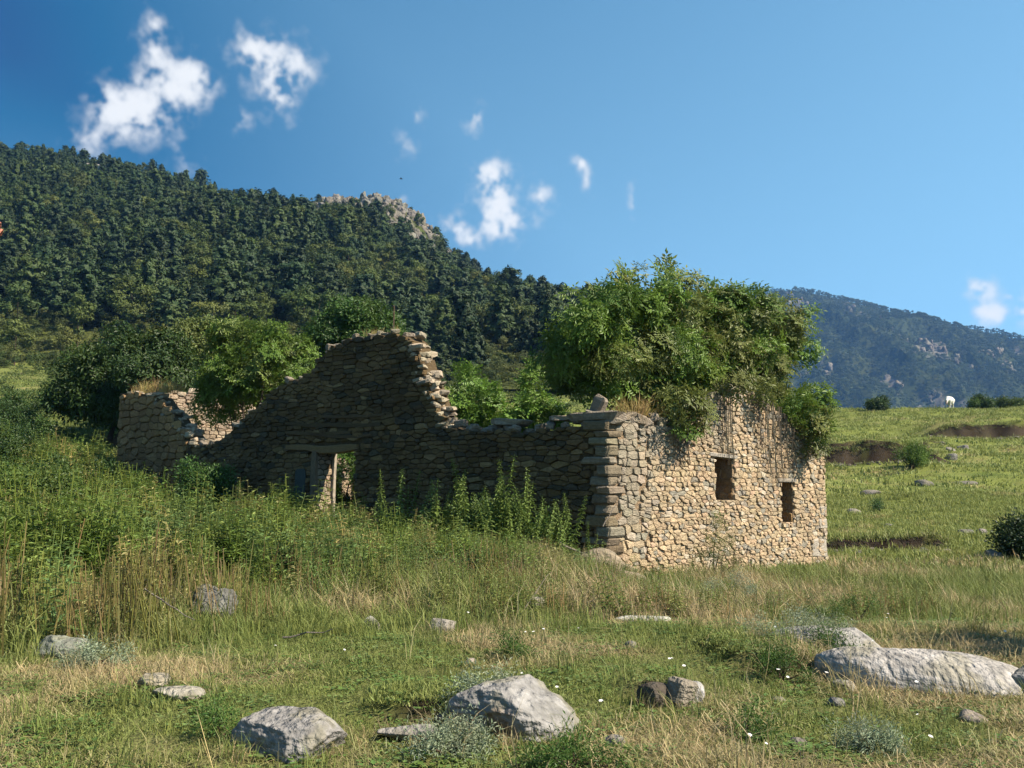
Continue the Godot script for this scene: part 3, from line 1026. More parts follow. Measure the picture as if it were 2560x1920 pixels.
func nettle(tall: float, stems: int) -> MB:
	var mb := MB.new()
	for s in stems:
		var foot := Vector3(rf(-0.18, 0.18), 0, rf(-0.18, 0.18))
		var h := tall * (rf(0.7, 1.0) if s else 1.0)
		var lean := Vector3(rf(-0.16, 0.16), 1.0, rf(-0.16, 0.16)).normalized()
		var tip := foot + lean * h
		twig(mb, foot, tip, 0.007, 0.003, Color(0.8, 0.8, 0.6))
		var a := rf(0, TAU)
		var y := 0.12 * h
		while y < h:
			var t := y / h
			a += PI * 0.5 + rf(-0.3, 0.3)
			for e in 2:
				var l := lerpf(0.17, 0.05, t * t) * rf(0.8, 1.2)
				var d := Vector3(cos(a + PI * e), -0.45 + 0.3 * t, sin(a + PI * e)).normalized()
				leaf(mb, foot.lerp(tip, t) + d * 0.015, d, Vector3.UP, l, l * 0.5, tone(Color(1, 1, 1), 0.18))
				if t > 0.35 and t < 0.97:
					leaf(mb, foot.lerp(tip, t + 0.01), Vector3(cos(a + 1.5 + PI * e), -0.9, sin(a + 1.5 + PI * e)).normalized(), Vector3.UP, l * 0.7, 0.02, tone(Color(1.3, 1.2, 0.8), 0.15))
			y += lerpf(0.085, 0.04, t)
	return mb

func in_view(x: float, d: float, extra := 1.18) -> bool:
	return d > 3.5 and absf(x) < d * 0.53 * extra + 0.8

func inside_house(x: float, d: float, margin := 0.0) -> bool:
	var p := Vector3(x, 0, -d) - C0
	var a := p.dot(NF)   # outward of the front
	var b := p.dot(NR)
	return a < margin and b < margin and a > -10.5 and b > -21.5

func make_grass() -> void:
	var short_tufts := []
	for k in 3: short_tufts.append(tuft(34, 0.13, 0.02, 0.062, 0.0075, 1.1))
	var mid_tufts := []
	for k in 3: mid_tufts.append(tuft(20, 0.13, 0.14, 0.38, 0.007, 0.55))
	var far_tufts := []
	for k in 3: far_tufts.append(tuft(20, 0.28, 0.10, 0.24, 0.022, 0.75))
	var wide_tufts := []
	for k in 2: wide_tufts.append(tuft(22, 0.6, 0.10, 0.30, 0.06, 0.8))
	var thatch := []
	for k in 3: thatch.append(tuft(26, 0.16, 0.06, 0.2, 0.005, 1.6, 0.9))
	var sets := {}
	for key in ["short_a", "short_b", "short_c", "mid_a", "mid_b", "mid_c", "far_a", "far_b", "far_c", "wide_a", "wide_b", "thatch_a", "thatch_b", "thatch_c"]: sets[key] = Scatter.new()
	var letter := ["_a", "_b", "_c"]
	var lay := func(n: int, d0: float, d1: float) -> void:
		for k in n:
			var d := sqrt(rf(d0 * d0, d1 * d1))
			var x := rf(-1, 1) * (d * 0.62 + 0.8)
			if inside_house(x, d, -0.1): continue
			if d > 46.0 and x > -0.03 * d and x < 0.27 * d: continue
			var dr := clampf(dryness(x, d) + rf(-0.25, 0.25), 0.0, 1.0)
			var col := mix(mix(GREEN, Color(0.18, 0.205, 0.055), rng.randf()), mix(STRAW, Color(0.38, 0.29, 0.16), rng.randf()), ss(0.35, 0.75, dr))
			col = tone(col, 0.2)
			var bk := bank(x, d)
			if bk.y > 0.3 and rng.randf() < 0.75: continue
			if d > 30.0 and x > 0.25 * d: col = mix(col * Color(1.3, 1.24, 1.2), Color(0.20, 0.215, 0.07), 0.25)
			var tall := ss(10.5, 14.0, d + x * -0.45) * ss(40.0, 30.0, d)
			var kind := "short"
			if rng.randf() < 0.025 + 0.8 * tall: kind = "mid"
			if kind == "short" and dr > 0.5 and rng.randf() < 0.6: kind = "thatch"
			if d > 24.0: kind = "far"
			if d > 52.0: kind = "wide"
			if kind == "short" and rng.randf() < 0.25 * ss(-0.05, 0.25, noise.get_noise_2d(x * 80.0, d * 80.0)): continue
			var sc := rf(0.7, 1.35) * (1.0 + 0.6 * noise.get_noise_2d(x * 70.0, d * 70.0 + 40.0))
			if kind == "mid": sc *= 0.75 + 0.7 * tall
			if kind == "far": sc *= 1.0 + 0.5 * ss(36.0, 24.0, d)
			var b := Basis.from_euler(Vector3(rf(-0.15, 0.15), rf(0, TAU), rf(-0.15, 0.15))) * sc
			var which: String = letter[rng.randi() % (2 if kind == "wide" else 3)]
			sets[kind + which].put(b, gp(x, d), col)
	lay.call(24000, 3.8, 11.5)
	lay.call(26000, 11.0, 25.0)
	lay.call(26000, 24.0, 52.0)
	lay.call(15000, 50.0, 126.0)
	# longer grass that grazing leaves around the stones
	for e in [[0.02, 6.62, 0.46, 0.38, 34], [-1.33, 6.12, 0.36, 0.3, 26], [3.4, 8.4, 0.9, 0.5, 60], [3.05, 9.75, 0.6, 0.3, 30], [-4.1, 9.3, 0.26, 0.22, 20], [1.2, 7.32, 0.24, 0.2, 16], [-0.73, 10.9, 0.18, 0.14, 12], [-3.2, 10.75, 0.3, 0.26, 26], [-0.62, 6.35, 0.24, 0.16, 14], [-2.6, 7.6, 0.35, 0.25, 16], [4.15, 7.95, 0.36, 0.28, 16], [3.2, 8.25, 0.14, 0.1, 8], [0.3, 12.7, 0.18, 0.15, 12], [-1.55, 11.1, 0.12, 0.1, 8]]:
		for k in e[4]:
			var a := rf(0, TAU)
			var x: float = e[0] + cos(a) * e[2] * rf(0.95, 1.25)
			var d: float = e[1] + sin(a) * e[3] * rf(0.95, 1.3)
			var dry := rng.randf() < 0.4
			sets["mid" + letter[rng.randi() % 3]].put(Basis.from_euler(Vector3(rf(-0.3, 0.3), rf(0, TAU), rf(-0.3, 0.3))) * rf(0.28, 0.62), gp(x, d), tone(STRAW if dry else GREEN, 0.25))
	var at := {"thatch": thatch, "short": short_tufts, "mid": mid_tufts, "far": far_tufts, "wide": wide_tufts}
	var words := {"thatch": "matted straw coloured dead grass lying in the turf", "short": "short green and straw turf between the boulders", "mid": "knee high mixed green and dry grass before the ruin", "far": "rough grass around the ruin and on the lower meadow", "wide": "grass of the upper meadow slope below the crest"}
	for kind in at:
		for k in at[kind].size():
			var s: Scatter = sets[kind + letter[k]]
			if s.n: tag(scattered(self, "grass", s, at[kind][k], M.grass), words[kind], "grass", "grass of the meadow", "stuff")
	# clover, daisies' rosettes and other small leaves between the blades
	var clover := [leaf_spray(26, 0.028, 0.09, 0.75).done(), Scatter.new()]
	for k in 9000:
		var d := sqrt(rf(14.0, 260.0))
		var x := rf(-1, 1) * (d * 0.62 + 0.8)
		if noise.get_noise_2d(x * 90.0 + 70.0, d * 90.0) + rf(-0.2, 0.2) < 0.05: continue
		clover[1].put(Basis(Vector3.UP, rf(0, TAU)).scaled(Vector3(1.3, 0.45, 1.3) * rf(0.6, 1.5)), gp(x, d, 0.012), tone(mix(Color(0.10, 0.165, 0.035), Color(0.17, 0.21, 0.075), rng.randf() * rng.randf()), 0.25))
	tag(scattered(self, "turf_herbs", clover[1], clover[0], M.leaf), "clover and small broad leaves patching the near turf", "herbs", "", "stuff")
	# long bent straws
	var straw := MB.new()
	for k in 3:
		blade(straw, Vector3(rf(-0.03, 0.03), 0, rf(-0.03, 0.03)), rf(0, TAU), rf(0.2, 0.8), rf(0.5, 0.9), 0.007, tone(Color(1, 1, 1), 0.2), rf(0.1, 0.6))
	var st := Scatter.new()
	for k in 1500:
		var d := sqrt(rf(20.0, 700.0))
		var x := rf(-1, 1) * d * 0.6
		if inside_house(x, d, 0.3) or dryness(x, d) + rf(-0.3, 0.3) < 0.25: continue
		st.put(Basis.from_euler(Vector3(rf(-0.4, 0.4), rf(0, TAU), rf(-0.4, 0.4))) * rf(0.4, 1.0) * (0.7 if d < 9.0 else 1.0), gp(x, d), tone(Color(0.42, 0.33, 0.17), 0.25))
	tag(scattered(self, "dry_straw", st, straw.done(), M.grass), "long bent pale straws standing out of the turf", "grass", "", "stuff")

func weed_depth(x: float) -> float:   # nearest edge of the tall weeds
	return 8.9 + 0.95 * maxf(x + 4.5, 0.0) + noise.get_noise_1d(x * 60.0) * 1.6

func make_weeds() -> void:
	var green := []
	var brown := []
	for k in 4: green.append([herb(16, rf(0.55, 0.85), 0.15, 0.36, 5, 0.2), Scatter.new()])
	for k in 2: brown.append([herb(7, rf(0.55, 0.75), 0.06, 0.22, 6, 0.16), Scatter.new()])
	var feather := [tuft(26, 0.14, 0.25, 0.55, 0.012, 0.7), Scatter.new()]
	for k in 19000:
		var d := sqrt(rf(90.0, 1500.0))
		var x := rf(-1.0, 0.22) * d * 0.62
		if x > 2.2 or d < weed_depth(x) or inside_house(x, d, 0.12): continue
		var thick := ss(-0.2, 1.2, d - weed_depth(x)) * ss(2.6, -2.5, x) * ss(40.0, 33.0, d)
		var patch := noise.get_noise_2d(x * 45.0, d * 45.0) + 0.6 * noise.get_noise_2d(x * 16.0 + 60.0, d * 16.0)
		if rng.randf() > thick * (0.8 + 1.5 * patch) + 0.05: continue
		var edge := ss(6.0, 0.5, d - weed_depth(x)) * 0.7
		var sc := rf(0.6, 1.25) * (0.82 + 0.62 * ss(-1.0, -6.5, x)) * (1.0 - 0.12 * edge) * (1.0 + 0.6 * patch)
		var col := tone(mix(Color(0.115, 0.175, 0.036), Color(0.18, 0.225, 0.055), rng.randf() * 0.8 + 1.6 * noise.get_noise_2d(x * 25.0, d * 25.0)), 0.22)
		if noise.get_noise_2d(x * 30.0 + 800.0, d * 30.0) > 0.12: col = tone(Color(0.12, 0.18, 0.055), 0.2)
		elif noise.get_noise_2d(x * 34.0 - 800.0, d * 34.0) > 0.2: col = tone(Color(0.27, 0.25, 0.10), 0.2)
		var set_: Array = green[rng.randi() % 4]
		var r := rng.randf()
		if r < edge:
			set_ = brown[rng.randi() % 2]
			col = tone(mix(Color(0.21, 0.155, 0.085), Color(0.16, 0.19, 0.055), rng.randf()), 0.2)
		elif r > 0.68:
			set_ = feather
			col = tone(mix(Color(0.17, 0.22, 0.05), Color(0.32, 0.27, 0.12), rng.randf() * rng.randf()), 0.2)
		set_[1].put(Basis.from_euler(Vector3(rf(-0.15, 0.15), rf(0, TAU), rf(-0.15, 0.15))) * sc, gp(x, d, -0.02), col)
	for k in 3200:   # lower herbs among the grass before the side wall and along the weeds
		var d := sqrt(rf(120.0, 480.0))
		var x := rf(-0.25, 0.42) * d
		if inside_house(x, d, 0.1) or d < 11.5 + 0.5 * absf(x): continue
		if noise.get_noise_2d(x * 60.0, d * 60.0) + rf(-0.3, 0.3) < 0.0: continue
		var dry := rng.randf() < 0.35
		var hs: Array = brown[rng.randi() % 2] if dry else green[rng.randi() % 4]
		hs[1].put(Basis.from_euler(Vector3(rf(-0.25, 0.25), rf(0, TAU), rf(-0.25, 0.25))) * rf(0.35, 0.8), gp(x, d, -0.02), tone(Color(0.25, 0.18, 0.09) if dry else mix(Color(0.12, 0.17, 0.04), Color(0.20, 0.22, 0.07), rng.randf()), 0.2))
	for s in green + [feather]:
		tag(scattered(self, "undergrowth", s[1], s[0], M.leaf), "dense tall green weeds spreading before the ruin and its doorway", "weeds", "weeds before the ruin", "stuff")
	for s in brown:
		tag(scattered(self, "undergrowth", s[1], s[0], M.leaf), "brown stalky weeds along the near edge of the green weeds", "weeds", "weeds before the ruin", "stuff")
	# rough growth on the slope left of and behind the ruin
	var heath := [leaf_spray(26, 0.16, 0.35, 0.5).done(), Scatter.new()]
	for k in 9000:
		var d := sqrt(rf(900.0, 22500.0))
		var x := rf(-1.0, 0.16) * d * 0.62
		if inside_house(x, d, 0.5): continue
		var n := noise.get_noise_2d(x * 14.0, d * 24.0 + 900.0)
		if n < (-0.12 if x < -0.3 * d and d < 95.0 else 0.02) + 0.1 * rng.randf(): continue
		heath[1].put(Basis(Vector3.UP, rf(0, TAU)).scaled(Vector3(1, rf(0.6, 1.0), 1) * rf(0.8, 1.8)), gp(x, d, 0.1), tone(mix(Color(0.055, 0.085, 0.022), Color(0.105, 0.13, 0.034), rng.randf()), 0.2))
	tag(scattered(self, "ground_cover", heath[1], heath[0], M.leaf), "low dark heath and box scrub mottling the slope behind the ruin", "scrub", "", "stuff")
	# dark tussocks on the right meadow
	var tus := [leaf_spray(30, 0.10, 0.28, 0.3).done(), Scatter.new()]
	for k in 4200:
		var d := sqrt(rf(900.0, 13000.0))
		var x := rf(0.27, 0.62) * d
		var n := noise.get_noise_2d(x * 14.0, d * 24.0 + 900.0)
		if n < 0.10 + 0.12 * rng.randf() or bank(x, d).y > 0.2: continue
		tus[1].put(Basis(Vector3.UP, rf(0, TAU)).scaled(Vector3(1, rf(0.35, 0.7), 1) * rf(0.7, 1.7)), gp(x, d, 0.02), tone(mix(Color(0.09, 0.125, 0.028), Color(0.14, 0.17, 0.045), rng.randf()), 0.2))
	tag(scattered(self, "ground_cover", tus[1], tus[0], M.leaf), "dark low tussocks dotting the meadow beyond the sunlit wall", "scrub", "", "stuff")

func make_nettles() -> void:
	var meshes := []
	for k in 4: meshes.append(nettle(rf(1.5, 1.9), 2 + k % 2).done())
	# along the front wall: [u, out from the wall, height]
	var spots := [[0.35, 0.5, 0.85, "nearest the corner stones"], [0.75, 0.6, 0.95, "second from the corner stones"], [1.15, 0.75, 1.0, "third from the corner stones"], [1.6, 0.6, 0.98, "with a forked top near the corner"], [1.95, 0.8, 1.02, "under the pale stone of the wall"], [2.3, 0.6, 0.98, "amid the row along the front wall"], [2.75, 0.7, 1.03, "tallest of the row along the front wall"], [3.1, 0.85, 0.8, "shorter one in the middle of the row"], [3.5, 0.7, 0.82, "drooping one in the middle of the row"], [4.0, 0.8, 1.08, "leaning one with a bare tip"], [4.6, 0.9, 1.0, "slim one half way to the doorway"], [5.2, 0.9, 0.95, "slim one before the bare gable foot"], [5.7, 1.1, 0.6, "short one before the bare gable foot"], [6.4, 1.0, 0.62, "short one by itself towards the doorway"], [7.4, 1.2, 0.5, "low one next to the doorway"], [11.8, 0.8, 0.8, "beyond the doorway beside the blue slab"], [13.0, 0.7, 0.85, "beside the leafy bush on the wall"], [15.4, 0.9, 0.7, "below the gap in the front wall"], [17.2, 1.0, 0.75, "below the high left end of the front wall"]]
	for s in spots:
		var p := C0 + UF * float(s[0]) + NF * (float(s[1]) + 0.55)
		var o := thing("nettle", "tall green nettle against the shaded wall, " + s[3], "nettle", Vector3(p.x, hgt(p.x, -p.z) - 0.03, p.z), "nettles along the front wall")
		for j in 5:
			var st := part(o, "stem", meshes[rng.randi() % 4], M.leaf_nettle, Vector3(rf(-0.4, 0.4), 0, rf(-0.5, 0.5)))
			st.basis = Basis.from_euler(Vector3(rf(-0.3, 0.3), rf(0, TAU), rf(-0.3, 0.3))) * float(s[2]) * rf(0.5, 1.25)

func shrub(called: String, label: String, category: String, foot: Vector3, lobes: Array, per: float, spray: Mesh, size: float, cols: Array, r: float, group := "", deep := 0.5) -> Node3D:
	var o := thing(called, label, category, foot, group)
	var local := []
	for l in lobes: local.append([l[0] - foot, l[1]])
	crown(o, local, per, spray, size, cols, deep)
	var tips := []
	for k in mini(9, local.size()): tips.append(local[(k * 7) % local.size()][0])
	limbs(o, "stem", Vector3.ZERO, tips, r, Color(0.12, 0.09, 0.06))
	return o

func make_shrubs() -> void:
	var elder := elder_spray(5, 0.30).done()
	var small := leaf_spray(24, 0.085, 0.26, 0.5).done()
	var tiny := leaf_spray(30, 0.05, 0.16, 0.3).done()
	var broad := leaf_spray(20, 0.16, 0.36, 0.55).done()
	var bright := [Color(0.11, 0.18, 0.026), Color(0.135, 0.20, 0.034), Color(0.09, 0.15, 0.024), Color(0.14, 0.165, 0.042)]
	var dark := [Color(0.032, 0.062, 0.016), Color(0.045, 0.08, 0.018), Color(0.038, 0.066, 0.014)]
	var olive := [Color(0.11, 0.135, 0.035), Color(0.095, 0.125, 0.028), Color(0.125, 0.14, 0.04)]
	# the big elder inside the ruin, heaped over the side wall; outline as (along the wall, height)
	var hull := PackedVector2Array([Vector2(-0.9, 5.1), Vector2(-0.5, 5.5), Vector2(0.3, 5.85), Vector2(1.86, 6.5), Vector2(4.1, 6.75), Vector2(6.5, 6.9), Vector2(8.3, 6.7), Vector2(9.3, 6.4), Vector2(9.9, 5.6), Vector2(10.0, 4.8), Vector2(9.8, 4.0), Vector2(9.4, 3.4), Vector2(9.5, 3.3), Vector2(8.4, 4.1), Vector2(6.8, 4.6), Vector2(5.4, 4.5), Vector2(4.0, 3.9), Vector2(2.7, 3.9), Vector2(0.9, 4.0), Vector2(-0.4, 4.1), Vector2(-1.1, 4.5)])
	var lobes := []
	while lobes.size() < 250:
		var q := Vector2(rf(-1.1, 10.8), rf(3.2, 7.0))
		if not Geometry2D.is_point_in_polygon(q, hull): continue
		var w := rf(-1.9, 0.55) if q.y > 4.4 else rf(-1.5, 0.25)
		lobes.append([C0 + UR * (q.x + 0.25 + 0.75 * maxf(-w, 0.0) * ss(8.0, 2.0, q.x)) - NR * 1.0 + NR * w + Vector3.UP * q.y, rf(0.28, 0.62)])
	for k in 44:   # leading shoots on top
		var t := (k + rng.randf()) / 44.0
		var u := lerpf(0.7, 10.0, t)
		lobes.append([C0 + UR * u - NR * rf(0.2, 2.2) + Vector3.UP * (lerpf(6.0, 6.9, ss(-0.3, 3.2, u)) - 0.7 * ss(7.0, 10.5, u) + rf(-0.2, 0.32)), rf(0.13, 0.3)])
	for e in [[2.3, 3.55, 0.25, 0.5], [2.7, 3.2, 0.3, 0.38], [3.1, 3.45, 0.25, 0.42], [2.5, 2.85, 0.3, 0.26], [7.7, 3.8, 0.25, 0.45], [8.1, 3.45, 0.3, 0.45], [8.4, 3.1, 0.35, 0.4], [8.3, 2.75, 0.3, 0.3], [8.6, 3.3, 0.25, 0.4], [8.8, 3.8, 0.15, 0.45], [9.0, 4.2, 0.0, 0.45], [5.9, 4.2, 0.2, 0.4], [4.4, 4.15, 0.35, 0.36]]:
		lobes.append([C0 + UR * float(e[0]) + NR * float(e[2]) + Vector3.UP * float(e[1]), e[3]])
	shrub("elder_shrub", "huge bright green elder heaped over the sunlit side wall of the ruin", "shrub", C0 + UR * 4.5 - NR * 2.2 + Vector3.UP * 0.2, lobes, 25.0, elder, 0.95, bright + [Color(0.135, 0.15, 0.04)], 0.09)
	var vine := Scatter.new()   # dead stems and trailers hanging down the wall
	var hang := MB.new()
	for k in 7: twig(hang, Vector3(rf(-0.12, 0.12), 0, rf(0.0, 0.05)), Vector3(rf(-0.2, 0.2), -1.0, rf(-0.02, 0.06)), 0.012, 0.004, tone(Color(1, 1, 1), 0.3))
	for e in [[4.35, 4.0, 1.5], [4.6, 3.9, 1.7], [5.9, 4.1, 1.5], [6.3, 3.95, 2.0], [6.6, 3.9, 2.3], [6.9, 3.8, 2.0], [7.2, 3.6, 1.6], [2.4, 3.0, 0.9], [2.75, 2.95, 0.8], [7.6, 3.3, 1.3]]:
		vine.put(Basis(UR, Vector3.UP * float(e[2]), NR), C0 + UR * float(e[0]) + Vector3.UP * float(e[1]) + NR * 0.12, tone(Color(0.085, 0.07, 0.045), 0.2))
	tag(scattered(self, "hanging_roots", vine, hang.done(), M.leaf), "dead brown stems trailing down the sunlit wall under the elder", "roots", "", "stuff")
	shrub("elder_shrub", "fresh green elder shoots rising behind the low stretch of front wall", "shrub", Vector3(-0.3, 0.6, -29.5), blob(Vector3(-0.3, 3.5, -29.8), Vector3(1.9, 1.1, 1.0), 40, 0.2, 0.4) + [[Vector3(0.7, 5.2, -30.0), 0.28], [Vector3(0.55, 4.8, -30.0), 0.3], [Vector3(-1.4, 5.1, -30.0), 0.35], [Vector3(-1.2, 4.6, -30.0), 0.4], [Vector3(1.2, 3.9, -29.5), 0.4]], 30.0, elder, 0.95, [Color(0.12, 0.215, 0.03), Color(0.105, 0.185, 0.026)], 0.04)
	shrub("elder_shrub", "light green elder filling the ruin left of the tall gable", "shrub", Vector3(-8.7, 1.2, -33.0), blob(Vector3(-8.7, 5.7, -33.2), Vector3(2.0, 1.35, 1.2), 70, 0.2, 0.48) + blob(Vector3(-9.7, 5.2, -33.4), Vector3(1.3, 0.8, 0.7), 16, 0.2, 0.4) + blob(Vector3(-10.0, 4.4, -33.6), Vector3(0.8, 0.7, 0.5), 12, 0.16, 0.3), 24.0, elder, 1.0, [Color(0.11, 0.175, 0.026), Color(0.125, 0.175, 0.036), Color(0.09, 0.15, 0.022)], 0.07)
	shrub("elder_shrub", "dark leafy elder growing behind the doorway inside the ruin", "shrub", Vector3(-5.4, 0.5, -31.5), blob(Vector3(-5.2, 1.6, -31.6), Vector3(1.2, 1.3, 0.9), 20, 0.3, 0.5), 26.0, elder, 0.9, [Color(0.07, 0.14, 0.02), Color(0.055, 0.11, 0.018)], 0.05)
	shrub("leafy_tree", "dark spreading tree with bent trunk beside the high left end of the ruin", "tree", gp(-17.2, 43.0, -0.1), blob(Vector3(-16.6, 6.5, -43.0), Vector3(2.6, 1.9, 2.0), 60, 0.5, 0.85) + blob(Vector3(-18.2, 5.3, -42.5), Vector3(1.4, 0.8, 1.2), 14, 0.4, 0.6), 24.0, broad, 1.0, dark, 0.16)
	shrub("leafy_tree", "olive green bushy tree whose crown rises behind the grass topped wall", "tree", gp(-14.9, 46.5, -0.1), blob(Vector3(-15.2, 7.6, -46.5), Vector3(2.3, 1.6, 1.8), 44, 0.5, 0.8), 22.0, broad, 0.95, olive, 0.14)
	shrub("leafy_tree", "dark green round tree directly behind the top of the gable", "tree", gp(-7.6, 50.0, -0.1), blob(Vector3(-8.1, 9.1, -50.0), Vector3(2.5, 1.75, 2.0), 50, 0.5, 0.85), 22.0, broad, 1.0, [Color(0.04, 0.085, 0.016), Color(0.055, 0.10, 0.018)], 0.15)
	shrub("bush", "bright green rounded bush on the bank of the right meadow", "bush", gp(24.6, 61.5, -0.1), blob(gp(24.7, 61.6, 0.75), Vector3(1.05, 0.6, 0.8), 18, 0.3, 0.5), 30.0, small, 1.1, [Color(0.10, 0.16, 0.025)], 0.05)
	shrub("bush", "small dark bush on the meadow crest near the side wall", "bush", gp(40.6, 111.0, -0.1), blob(gp(40.6, 111.0, 0.7), Vector3(1.7, 0.6, 1.0), 14, 0.4, 0.6), 20.0, broad, 1.2, dark, 0.06)
	shrub("bush", "green bush on the crest just beyond the white cow", "bush", gp(55.2, 117.0, -0.3), blob(gp(55.2, 117.0, 0.8), Vector3(1.4, 0.8, 1.0), 16, 0.5, 0.7), 18.0, broad, 1.2, [Color(0.06, 0.10, 0.02), Color(0.045, 0.08, 0.02)], 0.06)
	shrub("bush", "low wide green bush at the far end of the crest", "bush", gp(58.8, 117.0, -0.3), blob(gp(58.8, 117.0, 0.5), Vector3(2.0, 0.45, 1.0), 14, 0.4, 0.6), 18.0, broad, 1.2, [Color(0.085, 0.12, 0.03)], 0.06)
	shrub("bush", "lone spiky weed clump in the middle of the right meadow", "bush", gp(16.9, 46.0, -0.05), blob(gp(16.9, 46.0, 0.3), Vector3(0.3, 0.25, 0.3), 5, 0.15, 0.25), 50.0, tiny, 1.6, [Color(0.06, 0.11, 0.03)], 0.02)
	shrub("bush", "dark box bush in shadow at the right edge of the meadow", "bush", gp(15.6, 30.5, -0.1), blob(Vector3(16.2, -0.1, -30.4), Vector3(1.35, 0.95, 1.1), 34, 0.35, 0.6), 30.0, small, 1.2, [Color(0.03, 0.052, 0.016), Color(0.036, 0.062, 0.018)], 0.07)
	shrub("bush", "brown twigged bush at the right edge beside the shaded boulder", "bush", gp(5.95, 9.5, -0.05), blob(Vector3(6.0, 1.0, -9.5), Vector3(0.72, 0.85, 0.8), 30, 0.25, 0.45), 40.0, small, 0.9, [Color(0.06, 0.06, 0.025), Color(0.045, 0.07, 0.02)], 0.05)
	shrub("bush", "dark ivy bush climbing the shaded wall left of the doorway", "bush", gp(-9.35, 29.2, -0.1), blob(Vector3(-9.15, 1.55, -29.6), Vector3(0.75, 0.75, 0.4), 16, 0.22, 0.4), 55.0, small, 1.15, [Color(0.055, 0.11, 0.025), Color(0.07, 0.125, 0.03)], 0.03)
	shrub("bush", "dark bush against the foot of the tall wall end", "bush", gp(-13.2, 33.0, -0.1), blob(gp(-13.2, 33.2, 0.6), Vector3(1.0, 0.6, 0.6), 14, 0.3, 0.45), 34.0, small, 1.2, dark, 0.04)
	var thicket := []
	for k in 46:
		var tu := rf(0.5, 4.9)
		var q := C0 + UF * tu + NF * rf(0.55, 1.35)
		thicket.append([Vector3(q.x, hgt(q.x, -q.z) + rf(0.1, 1.15) * (1.0 - 0.35 * absf(tu - 2.4) / 2.4), q.z), rf(0.14, 0.3)])
	shrub("thicket", "broad leafy thicket of weeds at the shaded wall beside the corner", "bush", gp(-0.2, 22.4, -0.05), thicket, 60.0, small, 0.95, [Color(0.085, 0.14, 0.028), Color(0.11, 0.155, 0.034), Color(0.065, 0.11, 0.025)], 0.015)
	for e in [[-12.6, 25.6, 1.5, 0.85, "tangled bright green bush at the left edge before the high wall end"], [-15.6, 30.5, 1.7, 1.0, "dark tangled bush behind the bright one at the left edge"], [-10.4, 23.2, 0.9, 0.5, "low leafy bush in the weeds left of the doorway"], [-19.0, 37.5, 1.6, 0.9, "dark rounded bush beside the dark spreading tree"], [-22.0, 42.0, 2.0, 0.9, "wide dark bush on the slope left of the dark spreading tree"], [-25.5, 51.0, 2.2, 0.9, "dark bush on the far left of the lower slope"], [-19.5, 50.0, 1.8, 0.7, "low dark bush behind the dark spreading tree"], [-26.0, 60.0, 2.4, 0.8, "broad olive bush up the slope at the far left"], [-29.5, 66.0, 2.2, 0.9, "dark bush high on the left slope"], [-23.0, 68.0, 2.4, 0.9, "green bush high on the left slope right of the dark one"]]:
		var dk: bool = "dark" in String(e[4]).left(30)
		shrub("bush", e[4], "bush", gp(e[0], e[1], -0.1), blob(gp(e[0], e[1], float(e[3]) * 0.8), Vector3(e[2], e[3], float(e[2]) * 0.7), 24, 0.3, 0.55), 26.0, small, 1.25, dark if dk else [Color(0.095, 0.15, 0.03), Color(0.075, 0.12, 0.026)], 0.05, "bushes on the slope at the left")
	shrub("sapling", "thin leafed sapling with forked dark stem before the sunlit wall", "sapling", gp(4.45, 22.6, -0.05), [[Vector3(4.7, 0.8, -22.5), 0.18], [Vector3(4.45, 0.45, -22.55), 0.2], [Vector3(4.85, 0.4, -22.5), 0.22], [Vector3(4.6, 1.05, -22.5), 0.14], [Vector3(4.3, 0.1, -22.6), 0.18], [Vector3(4.95, 0.0, -22.4), 0.18], [Vector3(4.62, 0.2, -22.5), 0.22], [Vector3(4.75, -0.2, -22.4), 0.2], [Vector3(4.4, -0.3, -22.5), 0.18]], 70.0, tiny, 1.0, [Color(0.15, 0.18, 0.05), Color(0.18, 0.18, 0.06)], 0.02)
	# silvery plants
	var silver := [Color(0.25, 0.285, 0.185), Color(0.20, 0.24, 0.145)]
	for e in [[3.35, 15.2, 0.75, 0.42, "large silver leaved plant before the far half of the sunlit wall"], [2.1, 15.6, 0.35, 0.2, "small silver leaved plant between the sapling and the large silver one"], [2.75, 9.9, 0.55, 0.22, "silver leaved plant spilling over the long pale rock"], [-0.18, 6.75, 0.20, 0.20, "silver leaved plant against the rust stained boulder"], [-0.35, 6.0, 0.2, 0.10, "silver leaved plant in front of the rust stained boulder"], [-3.6, 8.8, 0.3, 0.12, "silver leaved plant below the mossy stone in the weeds"], [2.15, 6.2, 0.16, 0.05, "low silver leaved plant in the turf below the square block"], [3.9, 22.5, 0.35, 0.18, "silver leaved plant in the straw at the foot of the side wall"]]:
		shrub("silver_plant", e[4], "plant", gp(e[0], e[1]), blob(gp(e[0], e[1], float(e[3]) * 0.7), Vector3(e[2], e[3], float(e[2]) * 0.8), 16, 0.08, 0.16), 160.0, tiny, 0.55, silver, 0.012, "silver leaved plants", 0.2)
	for e in [[-1.0, 12.3, 0.24, 0.14, "small bright green bramble beside the pale split stone"], [0.05, 9.2, 0.2, 0.12, "green clover clump behind the rust stained boulder"], [2.2, 8.3, 0.24, 0.14, "dark green clump above the earth hollow"], [2.95, 9.3, 0.22, 0.2, "dark green clump at the near end of the long pale rock"], [1.5, 6.5, 0.2, 0.1, "green clump beside the fallen square block"], [-1.75, 6.3, 0.22, 0.13, "tangled green clump left of the flat grey boulder"], [0.35, 5.7, 0.3, 0.08, "low green clump at the foot of the rust stained boulder"], [4.0, 13.0, 0.3, 0.28, "dark herb clump behind the long pale rock"], [4.5, 13.2, 0.3, 0.3, "brown green herb clump behind the hump of the long pale rock"], [1.2, 22.4, 0.25, 0.3, "bright green weed on the rock foot of the corner"]]:
